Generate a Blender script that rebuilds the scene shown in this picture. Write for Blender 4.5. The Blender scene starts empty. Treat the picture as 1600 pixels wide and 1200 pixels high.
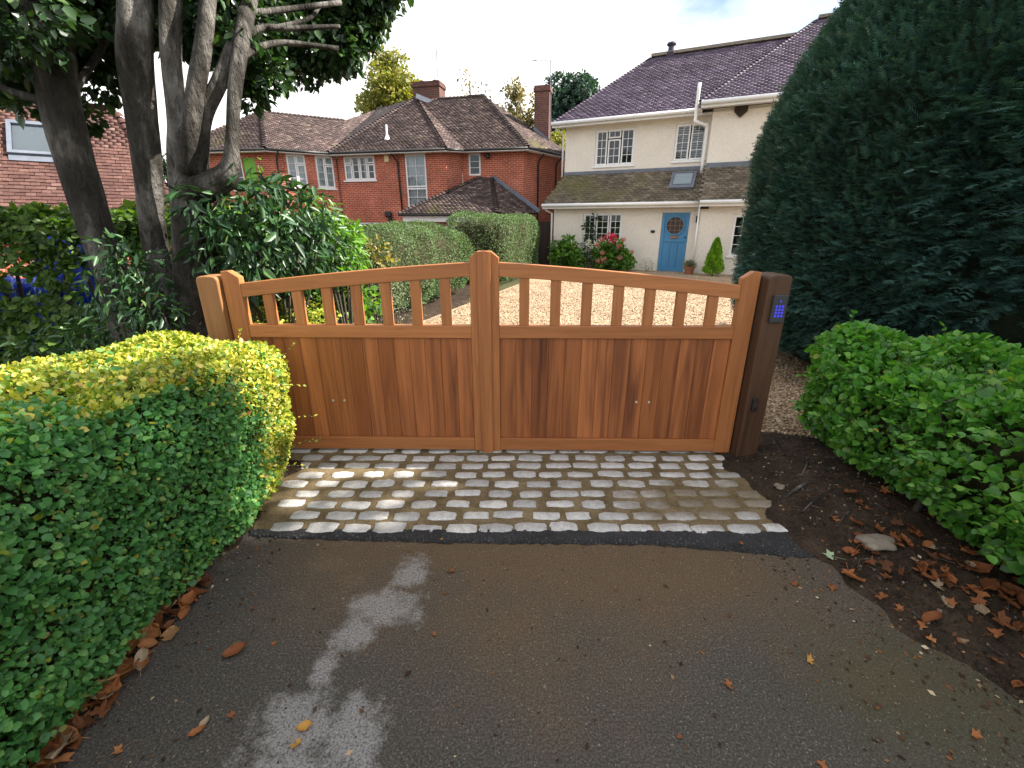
import bpy, bmesh, math, random
import numpy as np
from mathutils import Vector, Matrix

random.seed(7)
RNG = np.random.default_rng(7)
SC = bpy.context.scene
COL = SC.collection
R = math.radians

# ------------------------------------------------------------------ camera
PITCH, FPX, CAMH = R(19.7), 698.0, 1.65
cam = bpy.data.cameras.new('camera')
cam.sensor_fit = 'HORIZONTAL'
cam.sensor_width = 36.0
cam.lens = 36.0 * FPX / 1600.0
cam.clip_start = 0.05
cam.clip_end = 3000
camo = bpy.data.objects.new('camera', cam)
COL.objects.link(camo)
camo.location = (0, 0, CAMH)
camo.rotation_euler = (R(90) - PITCH, 0, 0)
SC.camera = camo

# ------------------------------------------------------------------ sky, sun, exposure
SUN_AZ, SUN_EL = R(8), R(40)          # azimuth measured from +X towards +Y
SUND = Vector((math.cos(SUN_AZ) * math.cos(SUN_EL), math.sin(SUN_AZ) * math.cos(SUN_EL), math.sin(SUN_EL)))
world = bpy.data.worlds.new('World')
SC.world = world
world.use_nodes = True
wt = world.node_tree
wt.nodes.clear()


def node(nt, typ, ins=None, **props):
    nd = nt.nodes.new(typ)
    for k, v in props.items():
        setattr(nd, k, v)
    for k, v in (ins or {}).items():
        s = nd.inputs[k]
        if isinstance(v, bpy.types.NodeSocket):
            nt.links.new(v, s)
        else:
            s.default_value = v
    return nd


def ramp(nt, fac, stops, interp='LINEAR'):
    nd = nt.nodes.new('ShaderNodeValToRGB')
    nt.links.new(fac, nd.inputs[0])
    cr = nd.color_ramp
    cr.interpolation = interp
    while len(cr.elements) > 1:
        cr.elements.remove(cr.elements[-1])
    for i, (p, c) in enumerate(stops):
        e = cr.elements[0] if i == 0 else cr.elements.new(p)
        e.position = p
        if not hasattr(c, '__len__'):
            c = (c, c, c)
        e.color = (c[0], c[1], c[2], 1)
    return nd.outputs[0]


def mixc(nt, fac, a, b, mode='MIX'):
    nd = nt.nodes.new('ShaderNodeMix')
    nd.data_type = 'RGBA'
    nd.blend_type = mode
    nd.clamp_factor = True
    for s, v in ((nd.inputs[0], fac), (nd.inputs[6], a), (nd.inputs[7], b)):
        if isinstance(v, bpy.types.NodeSocket):
            nt.links.new(v, s)
        elif hasattr(v, '__len__'):
            s.default_value = (v[0], v[1], v[2], 1)
        else:
            s.default_value = v
    return nd.outputs[2]


def math_(nt, op, a, b=0.0, clamp=False):
    nd = nt.nodes.new('ShaderNodeMath')
    nd.operation = op
    nd.use_clamp = clamp
    for s, v in ((nd.inputs[0], a), (nd.inputs[1], b)):
        if isinstance(v, bpy.types.NodeSocket):
            nt.links.new(v, s)
        else:
            s.default_value = v
    return nd.outputs[0]


sky = node(wt, 'ShaderNodeTexSky', sky_type='NISHITA', sun_disc=False, sun_elevation=SUN_EL,
           sun_rotation=math.pi / 2 - SUN_AZ, altitude=60, air_density=1.0, dust_density=1.5, ozone_density=1.5)
tc = node(wt, 'ShaderNodeTexCoord')
mp = node(wt, 'ShaderNodeMapping', {'Vector': tc.outputs['Generated'], 'Scale': (1, 1, 2.2), 'Location': (0.3, 0.1, 0)})
cn = node(wt, 'ShaderNodeTexNoise', {'Vector': mp.outputs[0], 'Scale': 1.7, 'Detail': 7.0, 'Roughness': 0.55})
cl = ramp(wt, cn.outputs[0], [(0.36, 0.0), (0.54, 1.0)])
skc = mixc(wt, cl, sky.outputs[0], (8.0, 7.9, 7.8))
bg = node(wt, 'ShaderNodeBackground', {'Color': skc, 'Strength': 0.075})
wo = node(wt, 'ShaderNodeOutputWorld', {'Surface': bg.outputs[0]})

sl = bpy.data.lights.new('sun', 'SUN')
sl.energy = 5.0
sl.angle = R(0.53)
sl.color = (1.0, 0.93, 0.82)
so = bpy.data.objects.new('sun', sl)
COL.objects.link(so)
so.rotation_euler = SUND.to_track_quat('Z', 'Y').to_euler()
so.location = (20, 10, 20)

vs = SC.view_settings
vs.view_transform = 'Standard'
vs.look = 'None'
vs.exposure = 1.62
vs.gamma = 1.0
vs.use_curve_mapping = False

# ------------------------------------------------------------------ pixel -> place
CT, ST = math.cos(PITCH), math.sin(PITCH)


def ray(u, v):
    a = (600.0 - v) / FPX
    return Vector(((u - 800.0) / FPX, CT + a * ST, -ST + a * CT))


def gpt(u, v, z=0.0):
    r = ray(u, v)
    t = (z - CAMH) / r.z
    return Vector((r.x * t, r.y * t, z))


def aty(u, v, Y):
    r = ray(u, v)
    t = Y / r.y
    return Vector((r.x * t, Y, CAMH + r.z * t))


def onplane(u, v, P, n):
    r = ray(u, v)
    o = Vector((0, 0, CAMH))
    return o + r * ((Vector(P) - o).dot(n) / r.dot(n))


# ------------------------------------------------------------------ object helpers
def wm(o):
    m = o.matrix_basis.copy()
    if o.parent:
        m = wm(o.parent) @ o.matrix_parent_inverse @ m
    return m


def setpar(o, p):
    if p is not None:
        o.parent = p
        o.matrix_parent_inverse = wm(p).inverted()


def tag(o, label=None, cat=None, group=None, kind=None):
    if label:
        o['label'] = label
    if cat:
        o['category'] = cat
    if group:
        o['group'] = group
    if kind:
        o['kind'] = kind
    return o


def empty(name, loc, rz=0.0, label=None, cat=None, group=None):
    o = bpy.data.objects.new(name, None)
    o.empty_display_size = 0.1
    o.location = loc
    o.rotation_euler = (0, 0, rz)
    COL.objects.link(o)
    return tag(o, label, cat, group)


def link(name, me, mat=None, parent=None, kind=None, M=None):
    o = bpy.data.objects.new(name, me)
    COL.objects.link(o)
    if mat is not None and len(me.materials) == 0:
        me.materials.append(mat)
    if M is not None:
        o.matrix_basis = M
    setpar(o, parent)
    if kind:
        o['kind'] = kind
    return o


class MB:
    def __init__(self):
        self.v, self.f = [], []

    def add(self, vs_, fs):
        n = len(self.v)
        self.v += [tuple(p) for p in vs_]
        self.f += [tuple(i + n for i in f) for f in fs]
        return self

    def box(self, x0, x1, y0, y1, z0, z1, T=None):
        p = [(x, y, z) for z in (z0, z1) for y in (y0, y1) for x in (x0, x1)]
        if T:
            p = [T(*q) for q in p]
        return self.add(p, [(0, 2, 3, 1), (4, 5, 7, 6), (0, 1, 5, 4), (2, 6, 7, 3), (0, 4, 6, 2), (1, 3, 7, 5)])

    def bar(self, p0, p1, w, h, up=(0, 0, 1)):
        p0, p1 = Vector(p0), Vector(p1)
        d = (p1 - p0).normalized()
        s = d.cross(Vector(up))
        if s.length < 1e-4:
            s = d.cross(Vector((1, 0, 0)))
        s.normalize()
        t = s.cross(d)
        vs_ = [p + s * (a * w / 2) + t * (b * h / 2) for p in (p0, p1) for a, b in ((-1, -1), (1, -1), (1, 1), (-1, 1))]
        return self.add(vs_, [(3, 2, 1, 0), (4, 5, 6, 7), (0, 1, 5, 4), (1, 2, 6, 5), (2, 3, 7, 6), (3, 0, 4, 7)])

    def prism(self, poly, y0, y1, T=None):
        """poly in (x,z), extruded along y"""
        n = len(poly)
        p = [(x, y0, z) for x, z in poly] + [(x, y1, z) for x, z in poly]
        if T:
            p = [T(*q) for q in p]
        fs = [tuple(range(n)), tuple(range(2 * n - 1, n - 1, -1))]
        fs += [(i, i + n, (i + 1) % n + n, (i + 1) % n) for i in range(n)]
        return self.add(p, fs)

    def tube(self, pts, rad, n=8, wob=0.0, seed=0, cap=True):
        pts = [Vector(p) for p in pts]
        if not hasattr(rad, '__len__'):
            rad = [rad] * len(pts)
        rs = random.Random(seed)
        ph = [rs.uniform(0, 6.28) for _ in range(4)]
        base = len(self.v)
        prev = None
        for i, p in enumerate(pts):
            d = (pts[min(i + 1, len(pts) - 1)] - pts[max(i - 1, 0)]).normalized()
            if prev is None:
                s = d.cross(Vector((0, 1, 0.3)))
                if s.length < 1e-3:
                    s = d.cross(Vector((1, 0, 0)))
            else:
                s = prev - d * prev.dot(d)
            s.normalize()
            prev = s
            t = d.cross(s)
            for k in range(n):
                a = 2 * math.pi * k / n
                r = rad[i] * (1 + wob * (0.5 * math.sin(2 * a + ph[0] + i * 0.25) + 0.35 * math.sin(3 * a + ph[1] - i * 0.17) + 0.25 * math.sin(5 * a + ph[2] + i * 0.5)))
                self.v.append(tuple(p + s * (r * math.cos(a)) + t * (r * math.sin(a))))
        for i in range(len(pts) - 1):
            for k in range(n):
                a, b = base + i * n + k, base + i * n + (k + 1) % n
                self.f.append((a, b, b + n, a + n))
        if cap:
            self.f.append(tuple(base + n - 1 - k for k in range(n)))
            self.f.append(tuple(base + (len(pts) - 1) * n + k for k in range(n)))
        return self

    def lathe(self, prof, c, n=16):
        base = len(self.v)
        for r, z in prof:
            for k in range(n):
                a = 2 * math.pi * k / n
                self.v.append((c[0] + r * math.cos(a), c[1] + r * math.sin(a), c[2] + z))
        for i in range(len(prof) - 1):
            for k in range(n):
                a, b = base + i * n + k, base + i * n + (k + 1) % n
                self.f.append((a, b, b + n, a + n))
        self.f.append(tuple(base + n - 1 - k for k in range(n)))
        self.f.append(tuple(base + (len(prof) - 1) * n + k for k in range(n)))
        return self

    def mesh(self, name, mat, smooth=False, bevel=0.0, seg=2):
        me = bpy.data.meshes.new(name)
        me.from_pydata(self.v, [], self.f)
        if bevel:
            bm = bmesh.new()
            bm.from_mesh(me)
            bmesh.ops.remove_doubles(bm, verts=bm.verts, dist=1e-5)
            es = [e for e in bm.edges if len(e.link_faces) == 2 and e.calc_face_angle(0) > 0.5]
            bmesh.ops.bevel(bm, geom=es, offset=bevel, segments=seg, profile=0.5, affect='EDGES', clamp_overlap=True)
            bm.to_mesh(me)
            bm.free()
        if smooth:
            me.polygons.foreach_set('use_smooth', [True] * len(me.polygons))
        if mat:
            me.materials.append(mat)
        me.update()
        return me

    def build(self, name, mat, parent=None, smooth=False, bevel=0.0, kind=None, seg=2):
        return link(name, self.mesh(name, mat, smooth, bevel, seg), None, parent, kind)


def bulk(name, V, F, mat, parent=None, kind=None, tint=None, smooth=False, uv=None):
    V = np.asarray(V, dtype=np.float32)
    F = np.ascontiguousarray(np.asarray(F, dtype=np.int32))
    assert F.size == 0 or (F.min() >= 0 and F.max() < len(V)), name
    me = bpy.data.meshes.new(name)
    me.vertices.add(len(V))
    me.vertices.foreach_set('co', V.ravel())
    c = F.shape[1]
    me.loops.add(F.size)
    me.loops.foreach_set('vertex_index', F.ravel())
    me.polygons.add(len(F))
    me.polygons.foreach_set('loop_start', np.arange(0, F.size, c, dtype=np.int32))
    if smooth:
        me.polygons.foreach_set('use_smooth', np.ones(len(F), dtype=bool))
    me.update(calc_edges=True)
    if tint is not None:
        at = me.attributes.new('tint', 'FLOAT', 'POINT')
        at.data.foreach_set('value', np.asarray(tint, dtype=np.float32))
    if mat:
        me.materials.append(mat)
    return link(name, me, None, parent, kind)


def bez(pts, n=6):
    """Catmull-Rom through rows of numbers"""
    P = [np.array(p, float) for p in pts]
    P = [2 * P[0] - P[1]] + P + [2 * P[-1] - P[-2]]
    out = []
    for i in range(1, len(P) - 2):
        for k in range(n):
            t = k / n
            out.append(0.5 * (2 * P[i] + (P[i + 1] - P[i - 1]) * t + (2 * P[i - 1] - 5 * P[i] + 4 * P[i + 1] - P[i + 2]) * t * t + (3 * P[i] - P[i - 1] - 3 * P[i + 1] + P[i + 2]) * t ** 3))
    out.append(P[-2])
    return out


# ------------------------------------------------------------------ materials
def newmat(name):
    m = bpy.data.materials.new(name)
    m.use_nodes = True
    nt = m.node_tree
    nt.nodes.clear()
    out = nt.nodes.new('ShaderNodeOutputMaterial')
    return m, nt, out


def coords(nt, mode='Object', scale=(1, 1, 1), rnd=False):
    if mode == 'pos':
        src = node(nt, 'ShaderNodeNewGeometry').outputs['Position']
    else:
        src = node(nt, 'ShaderNodeTexCoord').outputs[mode]
    if rnd:
        oi = node(nt, 'ShaderNodeObjectInfo')
        off = node(nt, 'ShaderNodeCombineXYZ', {0: math_(nt, 'MULTIPLY', oi.outputs['Random'], 37.0), 1: math_(nt, 'MULTIPLY', oi.outputs['Random'], 91.0), 2: math_(nt, 'MULTIPLY', oi.outputs['Random'], 53.0)})
        src = node(nt, 'ShaderNodeVectorMath', {0: src, 1: off.outputs[0]}, operation='ADD').outputs[0]
    return node(nt, 'ShaderNodeMapping', {'Vector': src, 'Scale': scale}).outputs[0]


def noise(nt, vec, scale, detail=5.0, rough=0.55, dist=0.0):
    return node(nt, 'ShaderNodeTexNoise', {'Vector': vec, 'Scale': scale, 'Detail': detail, 'Roughness': rough, 'Distortion': dist}).outputs[0]


def bumpn(nt, h, strength, dist, nrm=None):
    ins = {'Height': h, 'Strength': strength, 'Distance': dist}
    if nrm is not None:
        ins['Normal'] = nrm
    return node(nt, 'ShaderNodeBump', ins).outputs[0]


def pbsdf(nt, out, col, rough=0.6, normal=None, spec=0.5, metal=0.0, emit=None):
    ins = {'Roughness': rough, 'Specular IOR Level': spec, 'Metallic': metal}
    if isinstance(col, bpy.types.NodeSocket):
        ins['Base Color'] = col
    else:
        ins['Base Color'] = (col[0], col[1], col[2], 1)
    if normal is not None:
        ins['Normal'] = normal
    p = node(nt, 'ShaderNodeBsdfPrincipled', ins)
    if emit:
        p.inputs['Emission Color'].default_value = (*emit[0], 1)
        p.inputs['Emission Strength'].default_value = emit[1]
    nt.links.new(p.outputs[0], out.inputs[0])
    return p


def surf(name, stops, scale=8.0, rough=0.7, bump=0.3, bscale=40.0, bdist=0.01, stretch=(1, 1, 1), mode='Object', rnd=0.0, spots=None, spec=0.4, fine=None, tint=0.0):
    m, nt, out = newmat(name)
    v = coords(nt, mode, stretch, rnd > 0)
    c = ramp(nt, noise(nt, v, scale, 6.0, 0.6), stops)
    if fine:
        f = noise(nt, v, fine[0], 3.0, 0.6)
        c = mixc(nt, 1.0, c, ramp(nt, f, [(0.3, 1 - fine[1]), (0.7, 1 + fine[1])]), 'MULTIPLY')
    if spots:
        s = ramp(nt, noise(nt, v, spots[0], 4.0, 0.7), [(spots[1], 0.0), (spots[1] + 0.06, 1.0)])
        c = mixc(nt, s, c, spots[2])
    if rnd > 0:
        oi = node(nt, 'ShaderNodeObjectInfo')
        c = mixc(nt, 1.0, c, ramp(nt, oi.outputs['Random'], [(0, 1 - rnd), (1, 1 + rnd)]), 'MULTIPLY')
    if tint:
        at = node(nt, 'ShaderNodeAttribute', attribute_name='tint')
        c = mixc(nt, 1.0, c, ramp(nt, at.outputs['Fac'], [(0, 1 - tint), (1, 1 + tint)]), 'MULTIPLY')
    nr = bumpn(nt, noise(nt, v, bscale, 5.0, 0.65), bump, bdist) if bump else None
    pbsdf(nt, out, c, rough, nr, spec)
    return m


def leafmat(name, stops, rough=0.45, trans=0.35, spec=0.5):
    m, nt, out = newmat(name)
    at = node(nt, 'ShaderNodeAttribute', attribute_name='tint')
    c = ramp(nt, at.outputs['Fac'], stops)
    v = coords(nt, 'pos')
    c = mixc(nt, 1.0, c, ramp(nt, noise(nt, v, 2.2, 3.0), [(0.3, 0.75), (0.7, 1.25)]), 'MULTIPLY')
    p = pbsdf(nt, out, c, rough, None, spec)
    tr = node(nt, 'ShaderNodeBsdfTranslucent', {'Color': mixc(nt, 1.0, c, (1.5, 1.6, 0.6), 'MULTIPLY')})
    mx = node(nt, 'ShaderNodeMixShader', {0: trans, 1: p.outputs[0], 2: tr.outputs[0]})
    nt.links.new(mx.outputs[0], out.inputs[0])
    return m


def wood(name, base, dark, axis, streak=0.5, rnd=0.16, rough=0.5):
    m, nt, out = newmat(name)
    st = {'z': (1, 1, 0.05), 'x': (0.05, 1, 1)}[axis]
    v = coords(nt, 'Object', st, True)
    g = noise(nt, v, 55.0, 5.0, 0.6, 0.6)
    b = noise(nt, v, 9.0, 3.0, 0.55, 1.2)
    c = mixc(nt, ramp(nt, b, [(0.46, 0.0), (0.72, streak)]), base, dark)
    c = mixc(nt, 1.0, c, ramp(nt, g, [(0.3, 0.8), (0.7, 1.16)]), 'MULTIPLY')
    oi = node(nt, 'ShaderNodeObjectInfo')
    c = mixc(nt, 1.0, c, ramp(nt, oi.outputs['Random'], [(0, (1 - rnd, 1 - rnd * 1.2, 1 - rnd * 1.3)), (0.5, (1, 1, 1)), (1, (1 + rnd, 1 + rnd * 1.1, 1 + rnd * 1.3))]), 'MULTIPLY')
    pbsdf(nt, out, c, ramp(nt, g, [(0.3, rough - 0.08), (0.7, rough + 0.1)]), bumpn(nt, g, 0.12, 0.002), 0.4)
    return m


def tilemat(name, stops, moss=None, lich=None):
    m, nt, out = newmat(name)
    at = node(nt, 'ShaderNodeAttribute', attribute_name='tint')
    c = ramp(nt, at.outputs['Fac'], stops)
    v = coords(nt, 'pos')
    c = mixc(nt, 1.0, c, ramp(nt, noise(nt, v, 30.0, 4.0), [(0.3, 0.75), (0.7, 1.25)]), 'MULTIPLY')
    c = mixc(nt, 1.0, c, ramp(nt, noise(nt, v, 0.9, 3.0), [(0.35, 0.8), (0.65, 1.2)]), 'MULTIPLY')
    if lich:
        s = ramp(nt, noise(nt, v, 7.0, 5.0, 0.75), [(lich[1], 0.0), (lich[1] + 0.05, 0.8)])
        c = mixc(nt, s, c, lich[0])
    if moss:
        s = ramp(nt, math_(nt, 'ADD', noise(nt, v, 0.45, 3.0), math_(nt, 'MULTIPLY', noise(nt, v, 9.0, 4.0), 0.5)), [(moss[1], 0.0), (moss[1] + 0.12, 0.8)])
        c = mixc(nt, s, c, moss[0])
    pbsdf(nt, out, c, 0.75, bumpn(nt, noise(nt, v, 60.0, 4.0), 0.4, 0.006), 0.35)
    return m


M = {}
M['gate_v'] = wood('cedar_upright', (0.38, 0.146, 0.049), (0.22, 0.070, 0.023), 'z', 0.45, 0.08)
M['gate_h'] = wood('cedar_rail', (0.38, 0.146, 0.049), (0.25, 0.084, 0.028), 'x', 0.4, 0.08)
M['board'] = wood('cedar_board', (0.33, 0.112, 0.035), (0.095, 0.027, 0.011), 'z', 0.9, 0.30)
M['post'] = wood('post_oak', (0.26, 0.120, 0.046), (0.11, 0.048, 0.018), 'z', 0.7, 0.1, 0.6)
M['post_dark'] = wood('post_stained_shaded', (0.085, 0.040, 0.020), (0.032, 0.017, 0.010), 'z', 0.7, 0.1, 0.6)  # darker stain, deepened further with the yew's shade put into the colour
M['fence'] = wood('fence_dark', (0.035, 0.025, 0.018), (0.015, 0.01, 0.008), 'z', 0.6, 0.2, 0.8)
M['steel'] = surf('bolt_steel', [(0, (0.55, 0.5, 0.4))], rough=0.3, bump=0)
M['white'] = surf('white_paint', [(0.3, (0.74, 0.74, 0.75)), (0.7, (0.82, 0.82, 0.82))], 3, 0.45, 0.05, 60)
M['black'] = surf('black_plastic', [(0.3, (0.012, 0.012, 0.013)), (0.7, (0.022, 0.022, 0.022))], 12, 0.45, 0.1, 60)
M['lead'] = surf('lead_sheet', [(0.3, (0.10, 0.115, 0.15)), (0.7, (0.15, 0.17, 0.21))], 4, 0.5, 0.2, 20)
M['render'] = surf('cream_roughcast', [(0.3, (0.70, 0.645, 0.58)), (0.7, (0.79, 0.735, 0.665))], 0.8, 0.9, 0.9, 34, 0.02, fine=(26, 0.10), mode='pos', spec=0.2)
M['door'] = surf('blue_door_paint', [(0.3, (0.055, 0.22, 0.42)), (0.7, (0.065, 0.245, 0.46))], 3, 0.4, 0.05, 50)
M['lead_glass'] = surf('stained_glass', [(0.3, (0.02, 0.025, 0.035)), (0.7, (0.07, 0.05, 0.05))], 18, 0.2, 0.1, 30)
M['brass'] = surf('letterplate', [(0.3, (0.25, 0.12, 0.07)), (0.7, (0.32, 0.16, 0.09))], 10, 0.4, 0)
M['net'] = surf('net_curtain', [(0.3, (0.5, 0.52, 0.53)), (0.7, (0.72, 0.74, 0.75))], 5, 0.9, 0, stretch=(14, 14, 0.3))
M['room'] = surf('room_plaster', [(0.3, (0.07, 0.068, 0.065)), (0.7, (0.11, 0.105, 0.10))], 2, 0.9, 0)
M['bark'] = surf('grey_bark', [(0.30, (0.020, 0.018, 0.015)), (0.48, (0.055, 0.050, 0.044)), (0.58, (0.15, 0.14, 0.128)), (0.72, (0.33, 0.315, 0.29))], 4.5, 0.9, 1.0, 26, 0.09, stretch=(1, 1, 0.34), spots=(11, 0.62, (0.035, 0.034, 0.022)), mode='pos', spec=0.2, fine=(30, 0.2))
M['bark_dark'] = surf('dark_bark', [(0.3, (0.045, 0.036, 0.028)), (0.7, (0.10, 0.085, 0.07))], 9.0, 0.9, 0.8, 25, 0.02, mode='pos', spec=0.2)
M['twig'] = surf('hedge_twigs', [(0.3, (0.022, 0.024, 0.012)), (0.7, (0.06, 0.05, 0.03))], 30, 0.9, 0.8, 60, 0.02, mode='pos', spec=0.1)
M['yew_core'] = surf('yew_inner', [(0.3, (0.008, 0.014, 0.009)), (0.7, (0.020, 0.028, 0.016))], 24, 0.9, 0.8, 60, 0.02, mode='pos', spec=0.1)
M['soil'] = surf('dark_soil', [(0.3, (0.020, 0.014, 0.010)), (0.7, (0.062, 0.043, 0.030))], 7, 0.95, 1.0, 30, 0.03, mode='pos', spec=0.15, fine=(60, 0.35))
M['lawn'] = surf('rough_ground', [(0.3, (0.04, 0.05, 0.02)), (0.7, (0.09, 0.08, 0.045))], 0.8, 0.95, 0.6, 8, 0.05, mode='pos', spec=0.1)
M['bin'] = surf('blue_plastic_sheet', [(0.3, (0.015, 0.06, 0.60)), (0.7, (0.03, 0.10, 0.75))], 4, 0.35, 0.4, 12, 0.02)
M['terracotta'] = surf('terracotta_pot', [(0.3, (0.26, 0.10, 0.055)), (0.7, (0.33, 0.14, 0.08))], 8, 0.8, 0.2, 30)
M['stone'] = surf('pale_stone', [(0.3, (0.16, 0.13, 0.10)), (0.7, (0.30, 0.26, 0.21))], 14, 0.9, 0.6, 50, 0.01, rnd=0.2)
M['tar'] = surf('fresh_tarmac', [(0.35, (0.012, 0.012, 0.014)), (0.6, (0.035, 0.035, 0.038)), (0.75, (0.11, 0.11, 0.115))], 130, 0.75, 1.0, 110, 0.012, mode='pos', spec=0.4, fine=(6, 0.3))
M['alarm'] = surf('alarm_case', [(0.3, (0.62, 0.5, 0.28)), (0.7, (0.7, 0.58, 0.36))], 4, 0.5, 0)
M['solar'] = surf('green_shutter', [(0.3, (0.13, 0.34, 0.02)), (0.7, (0.16, 0.40, 0.03))], 3, 0.5, 0)

M['roof_red'] = tilemat('brown_clay_tiles', [(0, (0.026, 0.017, 0.018)), (0.4, (0.060, 0.039, 0.038)), (0.75, (0.125, 0.085, 0.076)), (1, (0.24, 0.185, 0.165))], ((0.13, 0.13, 0.03), 0.86), ((0.34, 0.31, 0.28), 0.66))
M['roof_white'] = tilemat('plum_clay_tiles', [(0, (0.064, 0.047, 0.075)), (0.5, (0.112, 0.083, 0.128)), (0.85, (0.17, 0.13, 0.18)), (1, (0.27, 0.22, 0.26))], None, ((0.35, 0.32, 0.33), 0.68))
M['roof_lean'] = tilemat('mossy_brown_tiles', [(0, (0.075, 0.06, 0.045)), (0.5, (0.13, 0.105, 0.078)), (1, (0.23, 0.19, 0.145))], ((0.12, 0.11, 0.04), 0.84), ((0.33, 0.30, 0.25), 0.66))
M['roof_left'] = tilemat('terracotta_tiles', [(0, (0.062, 0.027, 0.023)), (0.5, (0.098, 0.046, 0.038)), (0.9, (0.14, 0.072, 0.06)), (1, (0.23, 0.15, 0.13))], ((0.22, 0.13, 0.045), 0.88), ((0.5, 0.42, 0.40), 0.70))

M['hedge_gold'] = leafmat('privet_leaf', [(0, (0.042, 0.15, 0.045)), (0.45, (0.078, 0.25, 0.065)), (0.8, (0.125, 0.33, 0.085)), (0.985, (0.19, 0.38, 0.09)), (1, (0.30, 0.22, 0.08))], 0.5, 0.3)
M['hedge_sunlit'] = leafmat('sunlit_golden_privet', [(0, (0.10, 0.17, 0.018)), (0.35, (0.25, 0.31, 0.03)), (0.75, (0.45, 0.43, 0.055)), (0.97, (0.58, 0.50, 0.12)), (1, (0.35, 0.16, 0.05))], 0.42, 0.3)  # yellowish leaf, with the sun falling on it put into the colour
M['hedge_right'] = leafmat('bright_privet_leaf', [(0, (0.040, 0.15, 0.024)), (0.45, (0.085, 0.26, 0.038)), (0.85, (0.16, 0.38, 0.052)), (0.985, (0.16, 0.30, 0.05)), (1, (0.40, 0.36, 0.05))], 0.4, 0.4)
M['yew'] = leafmat('yew_needle', [(0, (0.022, 0.060, 0.058)), (0.5, (0.050, 0.120, 0.108)), (0.85, (0.090, 0.190, 0.150)), (1, (0.15, 0.25, 0.16))], 0.40, 0.15, 0.6)
M['holm'] = leafmat('evergreen_leaf', [(0, (0.012, 0.032, 0.014)), (0.6, (0.026, 0.062, 0.024)), (0.95, (0.055, 0.115, 0.035)), (1, (0.10, 0.18, 0.05))], 0.35, 0.25)
M['laurel'] = leafmat('glossy_leaf', [(0, (0.014, 0.042, 0.020)), (0.55, (0.030, 0.080, 0.032)), (0.9, (0.055, 0.135, 0.045)), (1, (0.12, 0.22, 0.05))], 0.42, 0.25, 0.5)
M['spring'] = leafmat('light_green_leaf', [(0, (0.05, 0.13, 0.02)), (0.6, (0.10, 0.24, 0.03)), (0.985, (0.17, 0.32, 0.045)), (1, (0.42, 0.16, 0.06))], 0.4, 0.45)
M['beech'] = leafmat('hornbeam_leaf', [(0, (0.035, 0.080, 0.018)), (0.5, (0.075, 0.15, 0.028)), (0.85, (0.14, 0.235, 0.036)), (0.97, (0.25, 0.33, 0.05)), (1, (0.45, 0.30, 0.03))], 0.5, 0.4)
M['grey_hedge'] = leafmat('grey_green_leaf', [(0, (0.040, 0.075, 0.032)), (0.5, (0.080, 0.135, 0.055)), (1, (0.15, 0.215, 0.10))], 0.75, 0.2, 0.2)
M['lavender'] = leafmat('silver_leaf', [(0, (0.12, 0.15, 0.10)), (0.5, (0.25, 0.27, 0.20)), (1, (0.42, 0.42, 0.35))], 0.6, 0.2)
M['yellow_shrub'] = leafmat('yellow_variegated_leaf', [(0, (0.12, 0.20, 0.02)), (0.5, (0.30, 0.36, 0.04)), (1, (0.50, 0.48, 0.08))], 0.45, 0.3)
M['ivy'] = leafmat('ivy_leaf', [(0, (0.06, 0.07, 0.02)), (0.5, (0.20, 0.18, 0.05)), (1, (0.40, 0.32, 0.09))], 0.45, 0.3)
M['autumn'] = leafmat('autumn_crown', [(0, (0.09, 0.12, 0.02)), (0.5, (0.20, 0.21, 0.035)), (1, (0.33, 0.27, 0.05))], 0.6, 0.3)
M['brown_crown'] = leafmat('brown_crown', [(0, (0.10, 0.085, 0.035)), (0.5, (0.18, 0.15, 0.06)), (1, (0.26, 0.21, 0.09))], 0.6, 0.3)
M['pine'] = leafmat('blue_green_crown', [(0, (0.014, 0.040, 0.036)), (0.6, (0.030, 0.075, 0.06)), (1, (0.055, 0.115, 0.08))], 0.6, 0.2)
M['conifer'] = leafmat('lime_conifer', [(0, (0.10, 0.24, 0.015)), (0.6, (0.19, 0.38, 0.025)), (1, (0.30, 0.46, 0.04))], 0.5, 0.3)
M['dead'] = leafmat('dead_leaf', [(0, (0.10, 0.038, 0.016)), (0.4, (0.22, 0.075, 0.026)), (0.75, (0.34, 0.13, 0.045)), (1, (0.42, 0.24, 0.11))], 0.7, 0.15, 0.3)
M['crumb'] = leafmat('leaf_crumb', [(0, (0.022, 0.014, 0.009)), (0.6, (0.075, 0.04, 0.02)), (0.9, (0.20, 0.09, 0.035)), (1, (0.5, 0.42, 0.28))], 0.8, 0.1, 0.2)
M['dead_yellow'] = leafmat('yellow_fallen_leaf', [(0, (0.45, 0.22, 0.04)), (1, (0.50, 0.26, 0.05))], 0.6, 0.15)
M['dead_pale'] = leafmat('pale_fallen_leaf', [(0, (0.30, 0.22, 0.14)), (1, (0.34, 0.26, 0.17))], 0.7, 0.15)
M['dead_green'] = leafmat('green_fallen_leaf', [(0, (0.25, 0.33, 0.20)), (1, (0.28, 0.36, 0.22))], 0.6, 0.15)
M['bloom_red'] = leafmat('crimson_petal', [(0, (0.40, 0.012, 0.045)), (1, (0.55, 0.03, 0.08))], 0.6, 0.3)
M['bloom_pink'] = leafmat('dusty_pink_petal', [(0, (0.42, 0.15, 0.13)), (1, (0.55, 0.27, 0.22))], 0.6, 0.3)
M['bloom_white'] = leafmat('white_petal', [(0, (0.75, 0.75, 0.75)), (1, (0.8, 0.8, 0.8))], 0.6, 0.3)


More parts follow.
